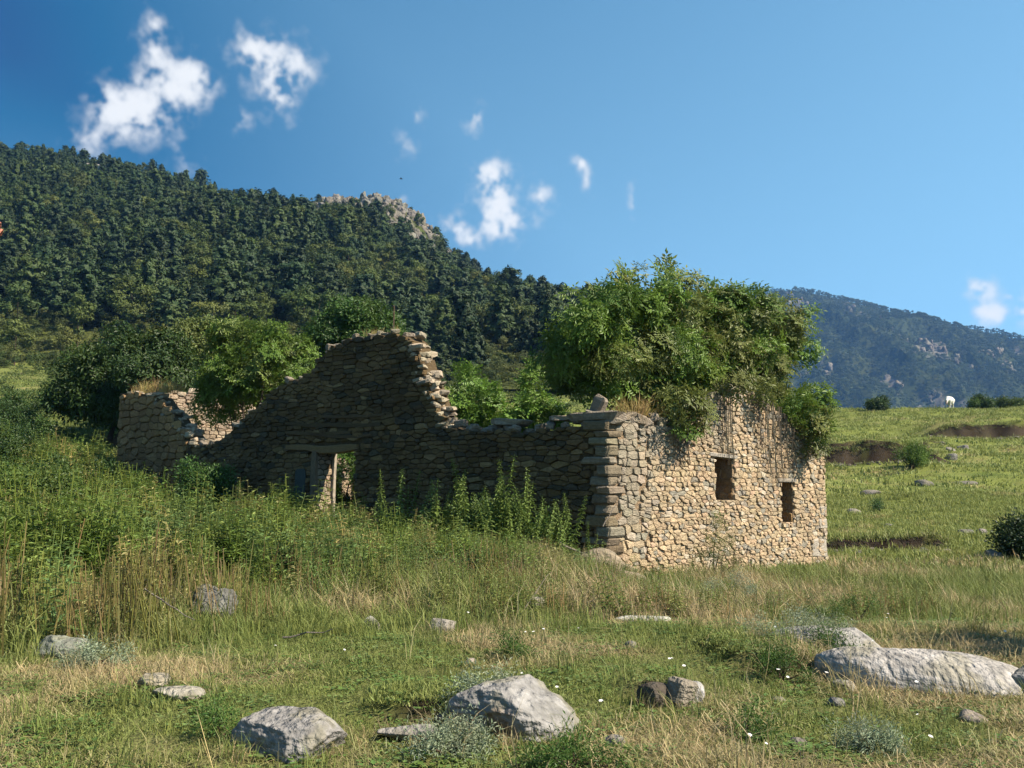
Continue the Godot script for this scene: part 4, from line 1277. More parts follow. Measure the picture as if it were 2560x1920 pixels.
		shrub("herb_clump", e[4], "plant", gp(e[0], e[1]), blob(gp(e[0], e[1], float(e[3]) * 0.6), Vector3(e[2], e[3], e[2]), 12, 0.06, 0.13), 150.0, tiny, 0.6, [Color(0.07, 0.13, 0.025), Color(0.055, 0.105, 0.02)], 0.01, "herb clumps in the turf", 0.2)
	# growth on the wall tops
	var tuft_mesh := tuft(26, 0.18, 0.3, 0.7, 0.014, 0.7)
	for e in [[UF, 18.9, 4.95, 1.3, 34, "yellow and brown grass thatching the top of the high left wall end"], [UR, 1.55, 3.3, 0.75, 16, "yellow grass cushion on the wall top beside the corner"], [UF, 8.0, 5.86, 1.2, 9, "sparse dry grass along the very top of the gable"]]:
		var s := Scatter.new()
		var n: Vector3 = NF if e[0] == UF else NR
		for k in e[4]:
			s.put(Basis.from_euler(Vector3(rf(-0.4, 0.4), rf(0, TAU), rf(-0.4, 0.4))) * (rf(0.5, 1.1) if e[4] > 10 else rf(0.3, 0.5)), e[0] * (float(e[1]) + rf(-1, 1) * float(e[3])) - n * rf(0.05, 0.5) + Vector3.UP * (float(e[2]) + rf(-0.08, 0.02)), tone(mix(Color(0.40, 0.32, 0.10), Color(0.28, 0.19, 0.09), rng.randf()), 0.2))
		var o := thing("grass_cushion", e[5], "grass", C0)
		scattered(o, "blades", s, tuft_mesh, M.grass).set_meta("kind", "stuff")
	for e in [[-3.3, 27.0, "dry brown mullein stalk standing behind the top of the gable", 5.9, 0.95], [-2.7, 27.5, "short bare twig behind the top of the gable", 5.4, 0.5]]:
		var mb := MB.new()
		twig(mb, Vector3.ZERO, Vector3(0.03, e[4], 0), 0.022, 0.012, Color(0.22, 0.16, 0.11), 5)
		for k in 20: leaf(mb, Vector3(0, float(e[4]) * rf(0.5, 1.0), 0), (away() + Vector3.UP).normalized(), Vector3.UP, 0.05, 0.03, Color(0.2, 0.14, 0.09))
		tag(part(self, "dry_stalk", mb.done(), M.bark, C0 + UF * (7.3 if e[4] > 0.6 else 6.4) - NF * 0.4 + Vector3.UP * (float(e[3]) - 0.25)), e[2], "stalk")

# ---------------------------------------------------------------- boulders
func ico(levels: int) -> Array:   # [points, triangles]
	var t := (1.0 + sqrt(5.0)) / 2.0
	var p := [Vector3(-1, t, 0), Vector3(1, t, 0), Vector3(-1, -t, 0), Vector3(1, -t, 0), Vector3(0, -1, t), Vector3(0, 1, t), Vector3(0, -1, -t), Vector3(0, 1, -t), Vector3(t, 0, -1), Vector3(t, 0, 1), Vector3(-t, 0, -1), Vector3(-t, 0, 1)]
	for k in 12: p[k] = p[k].normalized()
	var f := [[0, 11, 5], [0, 5, 1], [0, 1, 7], [0, 7, 10], [0, 10, 11], [1, 5, 9], [5, 11, 4], [11, 10, 2], [10, 7, 6], [7, 1, 8], [3, 9, 4], [3, 4, 2], [3, 2, 6], [3, 6, 8], [3, 8, 9], [4, 9, 5], [2, 4, 11], [6, 2, 10], [8, 6, 7], [9, 8, 1]]
	for l in levels:
		var mids := {}
		var g := []
		for a in f:
			var m := []
			for e in 3:
				var i0: int = mini(a[e], a[(e + 1) % 3])
				var i1: int = maxi(a[e], a[(e + 1) % 3])
				var key := i0 * 100000 + i1
				if not mids.has(key):
					mids[key] = p.size()
					p.append(((p[i0] + p[i1]) * 0.5).normalized())
				m.append(mids[key])
			g.append([a[0], m[0], m[2]])
			g.append([a[1], m[1], m[0]])
			g.append([a[2], m[2], m[1]])
			g.append([m[0], m[1], m[2]])
		f = g
	return [p, f]

var balls := {}

# a boulder: a ball cut by planes, then roughened; half sizes in metres
func rock(half: Vector3, sd: int, cuts: int, rough: float, col: Color, level := 3, stain := Color(0, 0, 0, 0), stain_at := Vector3.ZERO, stain_r := 0.0) -> Mesh:
	if not balls.has(level): balls[level] = ico(level)
	var r := RandomNumberGenerator.new()
	r.seed = sd
	var planes := []
	for k in cuts:
		var n := Vector3(r.randf_range(-1, 1), r.randf_range(-0.5, 1), r.randf_range(-1, 1)).normalized()
		planes.append([n, r.randf_range(0.55, 0.92)])
	var mb := MB.new()
	for p in balls[level][0]:
		var q: Vector3 = Vector3(signf(p.x) * pow(absf(p.x), 0.72), signf(p.y) * pow(absf(p.y), 0.8), signf(p.z) * pow(absf(p.z), 0.72)) * 0.96
		for c in planes:
			var over: float = q.dot(c[0]) - c[1]
			if over > 0.0: q -= c[0] * over * 0.88
		var w := q * half
		var at := w + Vector3(sd * 3.7, sd * 1.3, 0)
		var n1 := noise.get_noise_3d(at.x * 160.0, at.y * 230.0, at.z * 160.0)
		var n2 := fine.get_noise_3d(at.x * 110.0, at.y * 260.0, at.z * 110.0)
		w += p * rough * half.y * (n1 * 1.3 + 0.4 * n2)
		var c := mix(col * 0.8, col * 1.15, 0.5 + n2 * 0.9 + n1 * 0.6)
		c = mix(c, Color(0.13, 0.125, 0.105), ss(0.12, 0.45, n1 + 0.3 * n2) * 0.5)        # lichen
		c = mix(c, col * 1.35, ss(0.15, 0.36, fine.get_noise_3d(at.x * 60.0, at.y * 60.0, at.z * 60.0)) * 0.6)
		c = mix(c, Color(0.09, 0.085, 0.075), ss(0.10, 0.02, absf(noise.get_noise_3d(at.x * 120.0 + 31.0, at.y * 330.0, at.z * 120.0))) * 0.3)
		c = mix(c, Color(0.24, 0.215, 0.13), ss(0.12, 0.3, fine.get_noise_3d(at.x * 35.0 + 9.0, at.y * 35.0, at.z * 35.0)) * 0.45)
		if stain.a > 0.0:
			c = mix(c, stain, ss(stain_r, stain_r * 0.3, w.distance_to(stain_at)) * ss(-0.05, 0.2, n1 + 0.15) * stain.a)
		mb.p(w, c)
	for f in balls[level][1]: mb.t(f[0], f[1], f[2])
	mb.smooth()
	return mb.done()

func boulder(called: String, label: String, x: float, d: float, half: Vector3, sink: float, yaw: float, sd: int, col: Color, cuts := 9, rough := 0.16, level := 3, group := "", stain := Color(0, 0, 0, 0), sat := Vector3.ZERO, sr := 0.0) -> MeshInstance3D:
	var o := part(self, called, rock(half, sd, cuts, rough, col, level, stain, sat, sr), M.boulder, gp(x, d, half.y * 0.82 - sink))
	o.rotation.y = yaw
	tag(o, label, "rock", group)
	return o

func make_rocks() -> void:
	var pale := Color(0.30, 0.285, 0.268)
	var grey := Color(0.27, 0.255, 0.235)
	var tan_ := Color(0.31, 0.245, 0.17)
	boulder("boulder", "big pale grey boulder with rust stain in the turf close by", 0.02, 6.62, Vector3(0.46, 0.25, 0.38), 0.14, 0.25, 11, pale, 8, 0.16, 5, "", Color(0.30, 0.165, 0.09, 0.6), Vector3(-0.17, 0.02, 0.26), 0.17)
	boulder("boulder", "flat topped grey boulder with pitted face and dry stems over it", -1.33, 6.12, Vector3(0.36, 0.24, 0.3), 0.2, -0.1, 27, Color(0.29, 0.272, 0.255), 9, 0.14, 5)
	boulder("slab", "low dark slab lying in earth between the two near boulders", -0.62, 6.35, Vector3(0.22, 0.055, 0.14), 0.01, 0.1, 31, Color(0.28, 0.255, 0.225), 8, 0.2, 4)
	boulder("slab", "brown weathered slab end just behind the low dark slab", -0.36, 6.62, Vector3(0.14, 0.06, 0.12), 0.02, 0.5, 33, Color(0.16, 0.13, 0.105), 8, 0.2, 3)
	var ledge := boulder("long_rock", "long low pale rock ridge with smooth sunlit back", 3.4, 8.4, Vector3(0.92, 0.30, 0.6), 0.30, -0.42, 44, Color(0.41, 0.38, 0.35), 3, 0.06, 5)
	ledge.rotation.z = -0.12
	boulder("long_rock", "flatter pale rock tongue half buried under the silver leaved plant", 3.05, 9.75, Vector3(0.62, 0.19, 0.36), 0.13, -0.25, 43, Color(0.35, 0.33, 0.305), 4, 0.1, 5)
	boulder("boulder", "blue grey boulder in shade at the right edge", 4.15, 7.95, Vector3(0.34, 0.2, 0.26), 0.15, 0.2, 47, grey, 6, 0.12, 4)
	boulder("stone", "small white pointed stone propped below the long pale rock", 3.2, 8.25, Vector3(0.13, 0.085, 0.09), 0.02, -0.5, 53, Color(0.36, 0.34, 0.30), 8, 0.1, 3)
	var cube := part(self, "fallen_block", block(Vector3(0.16, 0.2, 0.2), 0.05, Color(0.27, 0.23, 0.18)).done(), M.stone, gp(1.2, 7.3, 0.09))
	cube.rotation = Vector3(0.1, 0.5, -0.25)
	tag(cube, "square brown block of stone tipped beside an earth hollow", "rock")
	boulder("stone", "dark earthy stone leaning on the fallen square block", 1.02, 7.35, Vector3(0.13, 0.1, 0.12), 0.03, 0.8, 59, Color(0.10, 0.08, 0.06), 6, 0.2, 3)
	boulder("stone", "pale rounded stone right of the fallen square block", 1.33, 7.42, Vector3(0.07, 0.09, 0.09), 0.02, 0.1, 61, Color(0.40, 0.38, 0.36), 6, 0.1, 3)
	boulder("stone", "rounded tan stone in the turf before the ruin's doorway line", -0.73, 10.9, Vector3(0.17, 0.1, 0.13), 0.03, 0.2, 67, Color(0.33, 0.295, 0.25), 6, 0.12, 3)
	boulder("stone", "brown hump of stone among the dry grass in mid meadow", 0.3, 12.7, Vector3(0.16, 0.13, 0.14), 0.02, 0.4, 71, Color(0.27, 0.245, 0.2), 7, 0.1, 3)
	boulder("stone", "pale split stone with dark cleft beside a bramble", -1.55, 11.1, Vector3(0.11, 0.1, 0.09), 0.01, 0.3, 73, Color(0.36, 0.34, 0.30), 9, 0.15, 3)
	boulder("stone", "mossy green grey stone low in the weeds to the left", -4.1, 9.3, Vector3(0.24, 0.13, 0.2), 0.02, 0.1, 79, Color(0.24, 0.25, 0.2), 7, 0.2, 4)
	boulder("stone", "sandy flat stone in dry grass on the left foreground", -2.72, 7.75, Vector3(0.14, 0.06, 0.11), 0.01, 0.1, 83, Color(0.44, 0.38, 0.28), 6, 0.15, 3)
	boulder("stone", "pale half buried slab beside the sandy flat stone", -2.42, 7.42, Vector3(0.2, 0.05, 0.14), 0.02, -0.2, 85, Color(0.42, 0.38, 0.31), 6, 0.15, 3)
	boulder("boulder", "tall lichen grey boulder seen through brown weed stalks", -3.3, 11.25, Vector3(0.26, 0.34, 0.25), 0.1, 0.2, 89, Color(0.17, 0.165, 0.145), 9, 0.22, 4)
	boulder("boulder", "smaller lichen grey boulder left of the tall one in the weeds", -3.85, 11.3, Vector3(0.2, 0.24, 0.2), 0.06, 0.5, 97, Color(0.19, 0.18, 0.155), 8, 0.2, 4)
	boulder("slab", "grey flat stone showing above the weeds on the left slope", -9.3, 21.0, Vector3(0.5, 0.55, 0.4), 0.1, 0.1, 101, Color(0.40, 0.38, 0.34), 8, 0.12, 3)
	boulder("slab", "bare strip of pale rock flush with the turf in mid meadow", 1.55, 12.1, Vector3(0.36, 0.05, 0.12), 0.015, 0.05, 103, Color(0.46, 0.44, 0.38), 5, 0.1, 3)
	boulder("bedrock", "tan rock mass under the near corner of the ruin", 1.95, 21.3, Vector3(0.75, 0.42, 0.5), 0.12, 0.4, 107, tan_, 10, 0.12, 4)
	boulder("bedrock", "brown rock lump in front of the rock mass under the corner", 2.25, 20.5, Vector3(0.5, 0.25, 0.35), 0.08, 0.2, 109, Color(0.33, 0.25, 0.18), 10, 0.15, 4)
	boulder("bedrock", "long dark rock edge in dry grass left of the corner", 1.05, 21.2, Vector3(0.5, 0.16, 0.3), 0.05, -0.5, 113, Color(0.24, 0.19, 0.14), 10, 0.15, 3)
	for e in [[-0.35, 9.0, 0.05, "small grey stone with white top behind the boulder"], [0.12, 6.9, 0.04, "white pebble perched behind the rust stained boulder"], [0.62, 6.25, 0.06, "brown stone sunk in turf right of the rust stained boulder"], [1.75, 6.3, 0.05, "grey pebble low in the near turf"], [1.15, 9.9, 0.06, "grey stone with pale chip amid dry turf"], [2.35, 7.45, 0.06, "red brown chip of stone in the earth hollow"], [1.95, 7.5, 0.05, "dark flat pebble in the earth hollow"], [2.6, 8.0, 0.09, "flat grey stone under the turf lip"], [3.15, 7.0, 0.08, "flat dark stone flush in the right turf"]]:
		boulder("pebble", e[3], e[0], e[1], Vector3(e[2] * 1.2, e[2] * 0.8, e[2]), e[2] * 0.5, rf(0, 3), int(e[0] * 50) + 400, tone(Color(0.28, 0.25, 0.215), 0.25), 7, 0.12, 2, "small stones in the turf")
	for e in [[15.4, 41.0, 0.32, 0.16, "pale flat stone alone on the lower right meadow"], [18.6, 52.0, 0.75, 0.22, "grey slab on the meadow slope above a dark stone"], [15.5, 45.5, 0.5, 0.25, "dark stone on the meadow left of the spiky weed"], [22.8, 55.5, 0.75, 0.35, "white topped rock below the rounded bush"], [25.3, 56.0, 0.9, 0.16, "brown flat rock right of the rounded bush"], [17.1, 38.0, 0.45, 0.22, "pale boulder with shaded end on the near meadow"], [17.8, 38.2, 0.34, 0.22, "squat grey boulder next to the pale one with shaded end"], [19.2, 38.4, 0.4, 0.15, "low light stone amid meadow herbs"], [14.55, 30.4, 0.42, 0.42, "lichen spotted rock at the foot of the dark box bush"], [29.5, 67.0, 0.6, 0.4, "grey rubble stone on the earth bank"], [33.5, 74.0, 0.7, 0.5, "pale rubble stone below the upper earth bank"], [31.2, 71.0, 0.5, 0.3, "scattered grey stone between the two earth banks"]]:
		boulder("meadow_rock", e[4], e[0], e[1], Vector3(e[2] * 0.8, e[3], e[2] * 0.55), e[3] * 0.75, rf(-0.4, 0.4), int(e[0] * 20) + 900, tone(Color(0.24, 0.22, 0.195), 0.2), 8, 0.14, 3, "rocks on the right meadow")
	# rubble and hanging sods that break the edges of the earth banks
	var chip := rock(Vector3.ONE, 15, 9, 0.2, Color(0.20, 0.18, 0.15), 1)
	var sod := tuft(24, 0.3, 0.12, 0.4, 0.03, 1.3, 0.4)
	var rub := Scatter.new()
	var sods := Scatter.new()
	for b in BANKS:
		if b[4] < 0.4: continue
		var n := int((b[1] - b[0]) * 14.0)
		for k in n:
			var t := rf(0.06, 0.94)
			var x: float = lerpf(b[0], b[1], t)
			var dl: float = lerpf(b[2], b[3], t) + noise.get_noise_2d(x * 6.0, b[2] * 9.0) * b[4] * 1.6
			if k % 3 == 0: rub.put(Basis.from_euler(Vector3(rf(-0.5, 0.5), rf(0, TAU), rf(-0.5, 0.5))).scaled(Vector3(1.3, 0.8, 1.0) * rf(0.05, 0.16)), gp(x, dl - rf(0.0, 1.1), 0.03), tone(Color(1, 1, 1), 0.3))
			else: sods.put(Basis.from_euler(Vector3(rf(0.0, 0.5), rf(0, TAU), rf(-0.3, 0.3))) * rf(0.6, 1.3), gp(x, dl + (rf(0.15, 0.4) if rng.randf() < 0.7 else rf(-0.7, -0.1))), tone(mix(Color(0.15, 0.18, 0.045), Color(0.26, 0.22, 0.10), rng.randf() * rng.randf()), 0.25))
	tag(scattered(self, "bank_rubble", rub, chip, M.boulder), "small rubble fallen below the earth banks of the meadow", "rubble", "", "stuff")
	tag(scattered(self, "bank_grass", sods, sod, M.grass), "ragged grass hanging over the lips of the earth banks", "grass", "", "stuff")
	# rocks showing through the wood, found on the hill itself
	for e in [[-181.0, 432.0, 11.0, 6.0, "large pale rock standing out just below the wooded skyline"], [-150.0, 405.0, 4.5, 2.5, "paired white rock high in the wood"], [-145.0, 406.0, 3.5, 2.5, "rounded rock next to the paired white one"], [-188.0, 405.0, 3.5, 2.0, "pinkish rock among dark pines"], [-205.0, 430.0, 3.0, 2.0, "small pale rock near the far end of the skyline"], [-101.0, 428.0, 6.0, 2.0, "flat pale ledge on the open shoulder"], [-92.0, 436.0, 8.0, 2.2, "long grey ledge before the rock dome"], [-108.0, 440.0, 5.0, 2.0, "grey ledge under the low skyline pines"], [-112.0, 395.0, 4.0, 2.0, "low white rock in the scrub of the shoulder"], [-2.0, 440.0, 5.0, 7.0, "upright pale crag on the falling ridge"], [1.5, 425.0, 4.5, 6.0, "lower step of the pale crag on the falling ridge"], [-13.0, 435.0, 6.0, 3.0, "pale rock between the two ridge pines"], [-88.0, 380.0, 4.0, 2.0, "white rock patch under the open shoulder"]]:
		var y := hill(e[0], e[1])
		var o := part(self, "rock_outcrop", rock(Vector3(e[2], e[3], e[2] * 0.7), int(-e[0]) + 77, 10, 0.22, Color(0.33, 0.30, 0.265), 3), M.cliff, Vector3(e[0], y + e[3] * 0.2, -e[1]))
		tag(o, e[4], "rock", "pale rocks in the wood")
	# blocks of the dome and crags of the far mountain: too many to count
	var crag := [rock(Vector3.ONE, 5, 12, 0.25, Color(0.20, 0.18, 0.155), 2), rock(Vector3(0.8, 1.2, 0.8), 6, 12, 0.25, Color(0.20, 0.18, 0.155), 2)]
	var s := [Scatter.new(), Scatter.new()]
	for k in 700:
		var x := rf(-96.0, -22.0)
		var d := rf(385.0, 452.0)
		if dome(x, d) < 0.4 or noise.get_noise_2d(x * 9.0, d * 9.0 + 30.0) + 0.15 < rf(-0.1, 0.1): continue
		s[k % 2].put(Basis.from_euler(Vector3(rf(-0.2, 0.2), rf(0, TAU), 0)).scaled(Vector3(1.0, rf(0.8, 1.6), 1.0) * rf(1.0, 3.2)), Vector3(x, hill(x, d) + 0.6, -d), tone(Color(1, 1, 1), 0.2))
	for k in 2: tag(scattered(self, "dome_rocks", s[k], crag[k], M.cliff), "broken pale rock faces of the bare dome", "rocks", "", "stuff")
	s = [Scatter.new(), Scatter.new()]
	for k in 30000:
		var x := rf(-100.0, 1500.0)
		var d := rf(1650.0, 2400.0)
		if bare_mountain(x, d) < rf(0.5, 1.6) or d > 2330.0: continue
		s[k % 2].put(Basis.from_euler(Vector3(rf(-0.2, 0.2), rf(0, TAU), 0)).scaled(Vector3(1.0, rf(0.7, 1.5), 1.0) * rf(3.0, 9.0)), Vector3(x, mountain(x, d) - 1.0, -d), tone(Color(1.0, 0.96, 0.90), 0.25))
	for k in 2: tag(scattered(self, "mountain_crags", s[k], crag[k], M.cliff), "pale crags scattered over the distant mountain", "rocks", "", "stuff")

# ---------------------------------------------------------------- the wood
func needles(mb: MB, at: Vector3, out: Vector3, size: float, n: int, col: Color) -> void:
	for k in n:
		var face_ := (out + away() * 0.3).normalized()
		var side := face_.cross(away()).normalized()
		var d := (face_.cross(side) + out * 0.45).normalized()
		var c := tone(col, 0.12)
		var o := at + away() * size * 0.5 - d * size * 0.4
		mb.tri(o - side * size * 0.3, o + side * size * 0.3, o + d * size, c)

func pine_crown(tall: float, wide: float, pow_: float, ragged: float) -> Mesh:
	var mb := MB.new()
	var levels := 13
	for l in levels:
		var t := (l + rf(-0.3, 0.3)) / levels
		var y := tall * lerpf(0.16, 0.98, t)
		var r := wide * (pow(1.0 - clampf(t, 0.0, 0.98), pow_) * 0.95 + 0.06) * (1.0 - 0.3 * ss(0.25, 0.0, t))
		var n := 7 - int(3.0 * t)
		var a0 := rf(0, TAU)
		for b in n:
			var a := a0 + TAU * b / n + rf(-0.3, 0.3)
			var rr := r * (1.0 + rf(-ragged, ragged))
			var tint := tone(Color(1, 1, 1), 0.22)
			for j in 4:
				var f := 0.25 + 0.25 * j
				var at := Vector3(cos(a) * rr * f, y - 0.06 * rr * f + rf(-0.25, 0.25), sin(a) * rr * f)
				needles(mb, at, Vector3(cos(a), 0.7, sin(a)), tall * 0.062, 13, tint)
	needles(mb, Vector3(0, tall * 0.98, 0), Vector3.UP, tall * 0.09, 8, Color.WHITE)
	return mb.done()

func round_crown(tall: float, wide: float, lobes: int) -> Mesh:
	var mb := MB.new()
	for l in lobes:
		var d := away()
		var c := Vector3(d.x * wide * 0.62, tall * 0.58 + d.y * tall * 0.3, d.z * wide * 0.62)
		var r := wide * rf(0.28, 0.45)
		var tint := tone(Color(1, 1, 1), 0.25)
		for k in 80:
			var o := away()
			o.y = o.y * 0.8 + 0.2
			needles(mb, c + o * r * rf(0.7, 1.05), (o + Vector3(0, 0.3, 0)).normalized(), tall * 0.05, 3, tint)
	return mb.done()

func trunk_mesh(tall: float) -> Mesh:
	var mb := MB.new()
	twig(mb, Vector3(0, -0.5, 0), Vector3(0, tall, 0), 0.02 * tall, 0.004 * tall, Color(0.11, 0.08, 0.06), 6)
	return mb.done()

func make_wood() -> void:
	var kinds := []   # [name, crown, height of the mesh, colours, words]
	var pine_cols := [[Color(0.027, 0.049, 0.013), "dark green"], [Color(0.027, 0.051, 0.016), "blue green"], [Color(0.040, 0.065, 0.015), "mid green"], [Color(0.022, 0.039, 0.011), "blackish green"]]
	var leaf_cols := [[Color(0.058, 0.088, 0.016), "fresh green"], [Color(0.066, 0.09, 0.017), "olive"], [Color(0.085, 0.105, 0.022), "yellowish"], [Color(0.047, 0.074, 0.017), "grey green"]]
	var pines := [[pine_crown(10.0, 2.6, 0.75, 0.25), "slim"], [pine_crown(10.0, 3.5, 0.6, 0.35), "broad"], [pine_crown(10.0, 3.3, 0.42, 0.45), "round topped"], [pine_crown(10.0, 2.9, 0.9, 0.3), "pointed"], [pine_crown(10.0, 3.8, 0.5, 0.5), "ragged"]]
	var rounds := [[round_crown(10.0, 4.0, 10), "domed"], [round_crown(10.0, 3.2, 9), "upright"], [round_crown(10.0, 4.8, 12), "spreading"]]
	var pt := trunk_mesh(9.0)
	var rt := trunk_mesh(7.0)
	var spots := []
	var cells := {}
	for k in 24000:
		var d := sqrt(rf(22000.0, 205000.0))
		var x := rf(-0.64, 0.19) * d
		if d > 452.0 or (d > 250.0 and x > 90.0): continue
		if x > 26.0 + (d - 150.0) * 0.1: continue
		if dome(x, d) > 0.15 and rng.randf() < 0.93: continue
		if dome(x, d + 14.0) > 0.3 and rng.randf() < 0.6: continue
		var open := ss(-150.0, -118.0, x) * ss(-30.0, -60.0, x) * ss(396.0, 408.0, d)   # the scrubby shoulder
		var n := noise.get_noise_2d(x * 5.0, d * 5.0)
		if rng.randf() < open * 0.93: continue
		if d < 185.0 and n < 0.12: continue
		var gap := 4.3 + 2.8 * rng.randf()
		var key := Vector2i(floori(x / 5.0), floori(d / 5.0))
		var ok := true
		for gy in range(-1, 2):
			for gx in range(-1, 2):
				for q in cells.get(key + Vector2i(gx, gy), []):
					if Vector2(q[0] - x, (q[1] - d) * 0.8).length() < gap * 0.85: ok = false
		if not ok: continue
		if not cells.has(key): cells[key] = []
		cells[key].append([x, d])
		var leafy_ := noise.get_noise_2d(x * 2.2 + 700.0, d * 2.2) + 0.25 * n + rf(-0.25, 0.25) > 0.10
		var h := (rf(6.0, 10.5) if rng.randf() < 0.55 else rf(9.5, 13.5)) * (0.76 if leafy_ else 1.0) * (0.55 if open > 0.3 else 1.0) * lerpf(1.0, 0.85, ss(350.0, 450.0, d))
		spots.append([x, d, h, leafy_, h / d * (1.5 if d > 425.0 else 1.0)])
	spots.sort_custom(func(a, b): return a[4] > b[4])
	var left := {false: 290, true: 270}
	var rest := {}
	var said := {}
	for q in spots:
		var lf: bool = q[3]
		var shape: Array = (rounds if lf else pines)[rng.randi() % (3 if lf else 5)]
		var cols: Array = leaf_cols if lf else pine_cols
		var cc: Array = cols[rng.randi() % 4]
		var col := tone(cc[0], 0.22)
		var y := hill(q[0], q[1])
		if q[1] < 165.0: y = maxf(y, hgt(q[0], q[1]))
		var sc: float = q[2] / 10.0
		var b := Basis(Vector3.UP, rf(0, TAU)).scaled(Vector3(sc * rf(0.9, 1.25), sc, sc * rf(0.9, 1.25)))
		# left to right and up the hill, in words
		var px: float = q[0] / q[1]
		var zone := "at the far left" if px < -0.46 else "left of the high wall end" if px < -0.38 else "above the grassy wall end" if px < -0.31 else "above the wall gap" if px < -0.24 else "left of the gable" if px < -0.16 else "above the gable" if px < -0.08 else "above the low wall" if px < -0.01 else "by the big elder"
		if left[lf] > 0 and absf(px + 0.18) < 0.37:
			left[lf] -= 1
			var band := "on the skyline" if q[1] > 425.0 else "high on the slope" if q[1] > 340.0 else "half way up" if q[1] > 250.0 else "low on the slope" if q[1] > 195.0 else "at its foot"
			var size_: String = "tiny " if q[2] < 5.6 else "small " if q[2] < 7.2 else "" if q[2] < 9.0 else "large " if q[2] < 11.0 else "tall "
			var called := "broadleaf_tree" if lf else "pine_tree"
			var words := ""
			for tries in 60:
				words = "%s%s %s %s %s %s" % [size_, shape[1], cc[1], "broadleaf" if lf else "pine", band, zone]
				if not said.has(words): break
				shape = (rounds if lf else pines)[rng.randi() % (3 if lf else 5)]
				cc = cols[rng.randi() % 4]
			said[words] = true
			var o := thing(called, words, "tree", Vector3(q[0], y - 0.3, -q[1]), ("broadleaf trees" if lf else "pines") + " on the wooded hill")
			var tr := part(o, "trunk", rt if lf else pt, M.bark)
			tr.scale = Vector3.ONE * sc
			var m: StandardMaterial3D = tinted(cc[0], lf)
			var cr := part(o, "crown", shape[0], m)
			cr.basis = b
		else:
			if not rest.has(shape[0]): rest[shape[0]] = Scatter.new()
			rest[shape[0]].put(b, Vector3(q[0], y - 0.3, -q[1]), col)
	for m in rest:
		tag(scattered(self, "forest", rest[m], m, M.needle), "mass of farther pines and broadleaf trees covering the hill", "forest", "trees covering the hill", "stuff")
	# scrub between the trees and on the open shoulder
	var bush_mesh := round_crown(3.0, 1.8, 5)
	var sc2 := Scatter.new()
	for k in 9000:
		var d := sqrt(rf(19000.0, 205000.0))
		var x := rf(-0.64, 0.2) * d
		if d > 452.0: continue
		var y := hill(x, d)
		if d < 165.0: y = maxf(y, hgt(x, d))
		var dm := dome(x, d)
		if dm > 0.3 and rng.randf() < 0.1: continue
		sc2.put(Basis(Vector3.UP, rf(0, TAU)).scaled(Vector3(1, rf(0.6, 1.1), 1) * rf(0.5, 1.3)), Vector3(x, y - 0.2, -d), tone(mix(Color(0.045, 0.066, 0.016), Color(0.088, 0.10, 0.024), rng.randf() + 0.8 * noise.get_noise_2d(x * 4.0, d * 4.0)), 0.2))
	tag(scattered(self, "scrub", sc2, bush_mesh, M.needle), "low scrub between the trees and on the open shoulder", "scrub", "", "stuff")
	# bare grey tree standing dead in the wood
	var dead := MB.new()
	twig(dead, Vector3.ZERO, Vector3(0.3, 8.5, 0), 0.22, 0.04, Color(0.3, 0.27, 0.25), 6)
	for k in 46:
		var y := rf(2.0, 8.3)
		var dv := away()
		dv.y = absf(dv.y) * 0.7 + 0.2
		var p := Vector3(0.3 * y / 8.5, y, 0)
		var e := p + dv.normalized() * rf(1.2, 3.0) * (1.15 - y / 10.0)
		twig(dead, p, e, 0.06, 0.02, Color(0.34, 0.30, 0.28))
		for j in 4: twig(dead, p.lerp(e, rf(0.4, 0.9)), e + away() * 0.8, 0.03, 0.012, Color(0.36, 0.32, 0.30))
	tag(part(self, "dead_tree", dead.done(), M.bark, Vector3(-28.5, hill(-28.5, 322.0), -322.0)), "bare grey dead tree in the wood above the gable", "tree")
	# the far mountain's wood
	var far_mesh := round_crown(9.0, 4.2, 4)
	var fs := Scatter.new()
	for k in 26000:
		var x := rf(-150.0, 1500.0)
		var d := rf(1500.0, 2412.0)
		if x / d > 0.62 or (x / d < 0.26 and x / d > 0.12 and d < 2200.0): continue
		if bare_mountain(x, d) > rf(0.2, 0.8): continue
		fs.put(Basis(Vector3.UP, rf(0, TAU)) * rf(0.8, 1.5), Vector3(x, mountain(x, d) - 1.0, -d), tone(mix(Color(0.03, 0.055, 0.02), Color(0.065, 0.088, 0.026), rng.randf() + 0.7 * noise.get_noise_2d(x * 1.2, d * 1.2)), 0.25))
	tag(scattered(self, "far_forest", fs, far_mesh, M.needle), "far blue green forest covering the distant mountain", "forest", "", "stuff")
	# thin wood on the slope at the foot of the hill
	var foot := [Color(0.055, 0.085, 0.018), Color(0.045, 0.075, 0.018), Color(0.075, 0.095, 0.022)]
	var n := 0
	var named := {}
	for k in 400:
		if n >= 60: break
		var d := rf(75.0, 150.0)
		var x := rf(-0.56, 0.12) * d
		if noise.get_noise_2d(x * 8.0, d * 8.0 + 60.0) < 0.0: continue
		n += 1
		var px := x / d
		var tint: int = rng.randi() % 3
		var words := ""
		for tries in 20:
			tint = rng.randi() % 3
			words = "%s %s shrub %s, %s" % [["low", "rounded", "wide", "ragged", "small", "broad"][rng.randi() % 6], ["green", "dark green", "olive"][tint], "just below the wood" if d > 125.0 else "in mid pasture" if d > 98.0 else "close behind the ruin", "beyond the wall end" if px < -0.36 else "behind the gap in the front wall" if px < -0.2 else "behind the gable" if px < -0.08 else "behind the low front wall"]
			if not named.has(words): break
		named[words] = true
		var o := thing("shrub", words, "shrub", gp(x, d, -0.1), "shrubs on the slope below the wood")
		var cr := part(o, "crown", bush_mesh, tinted(foot[tint], true))
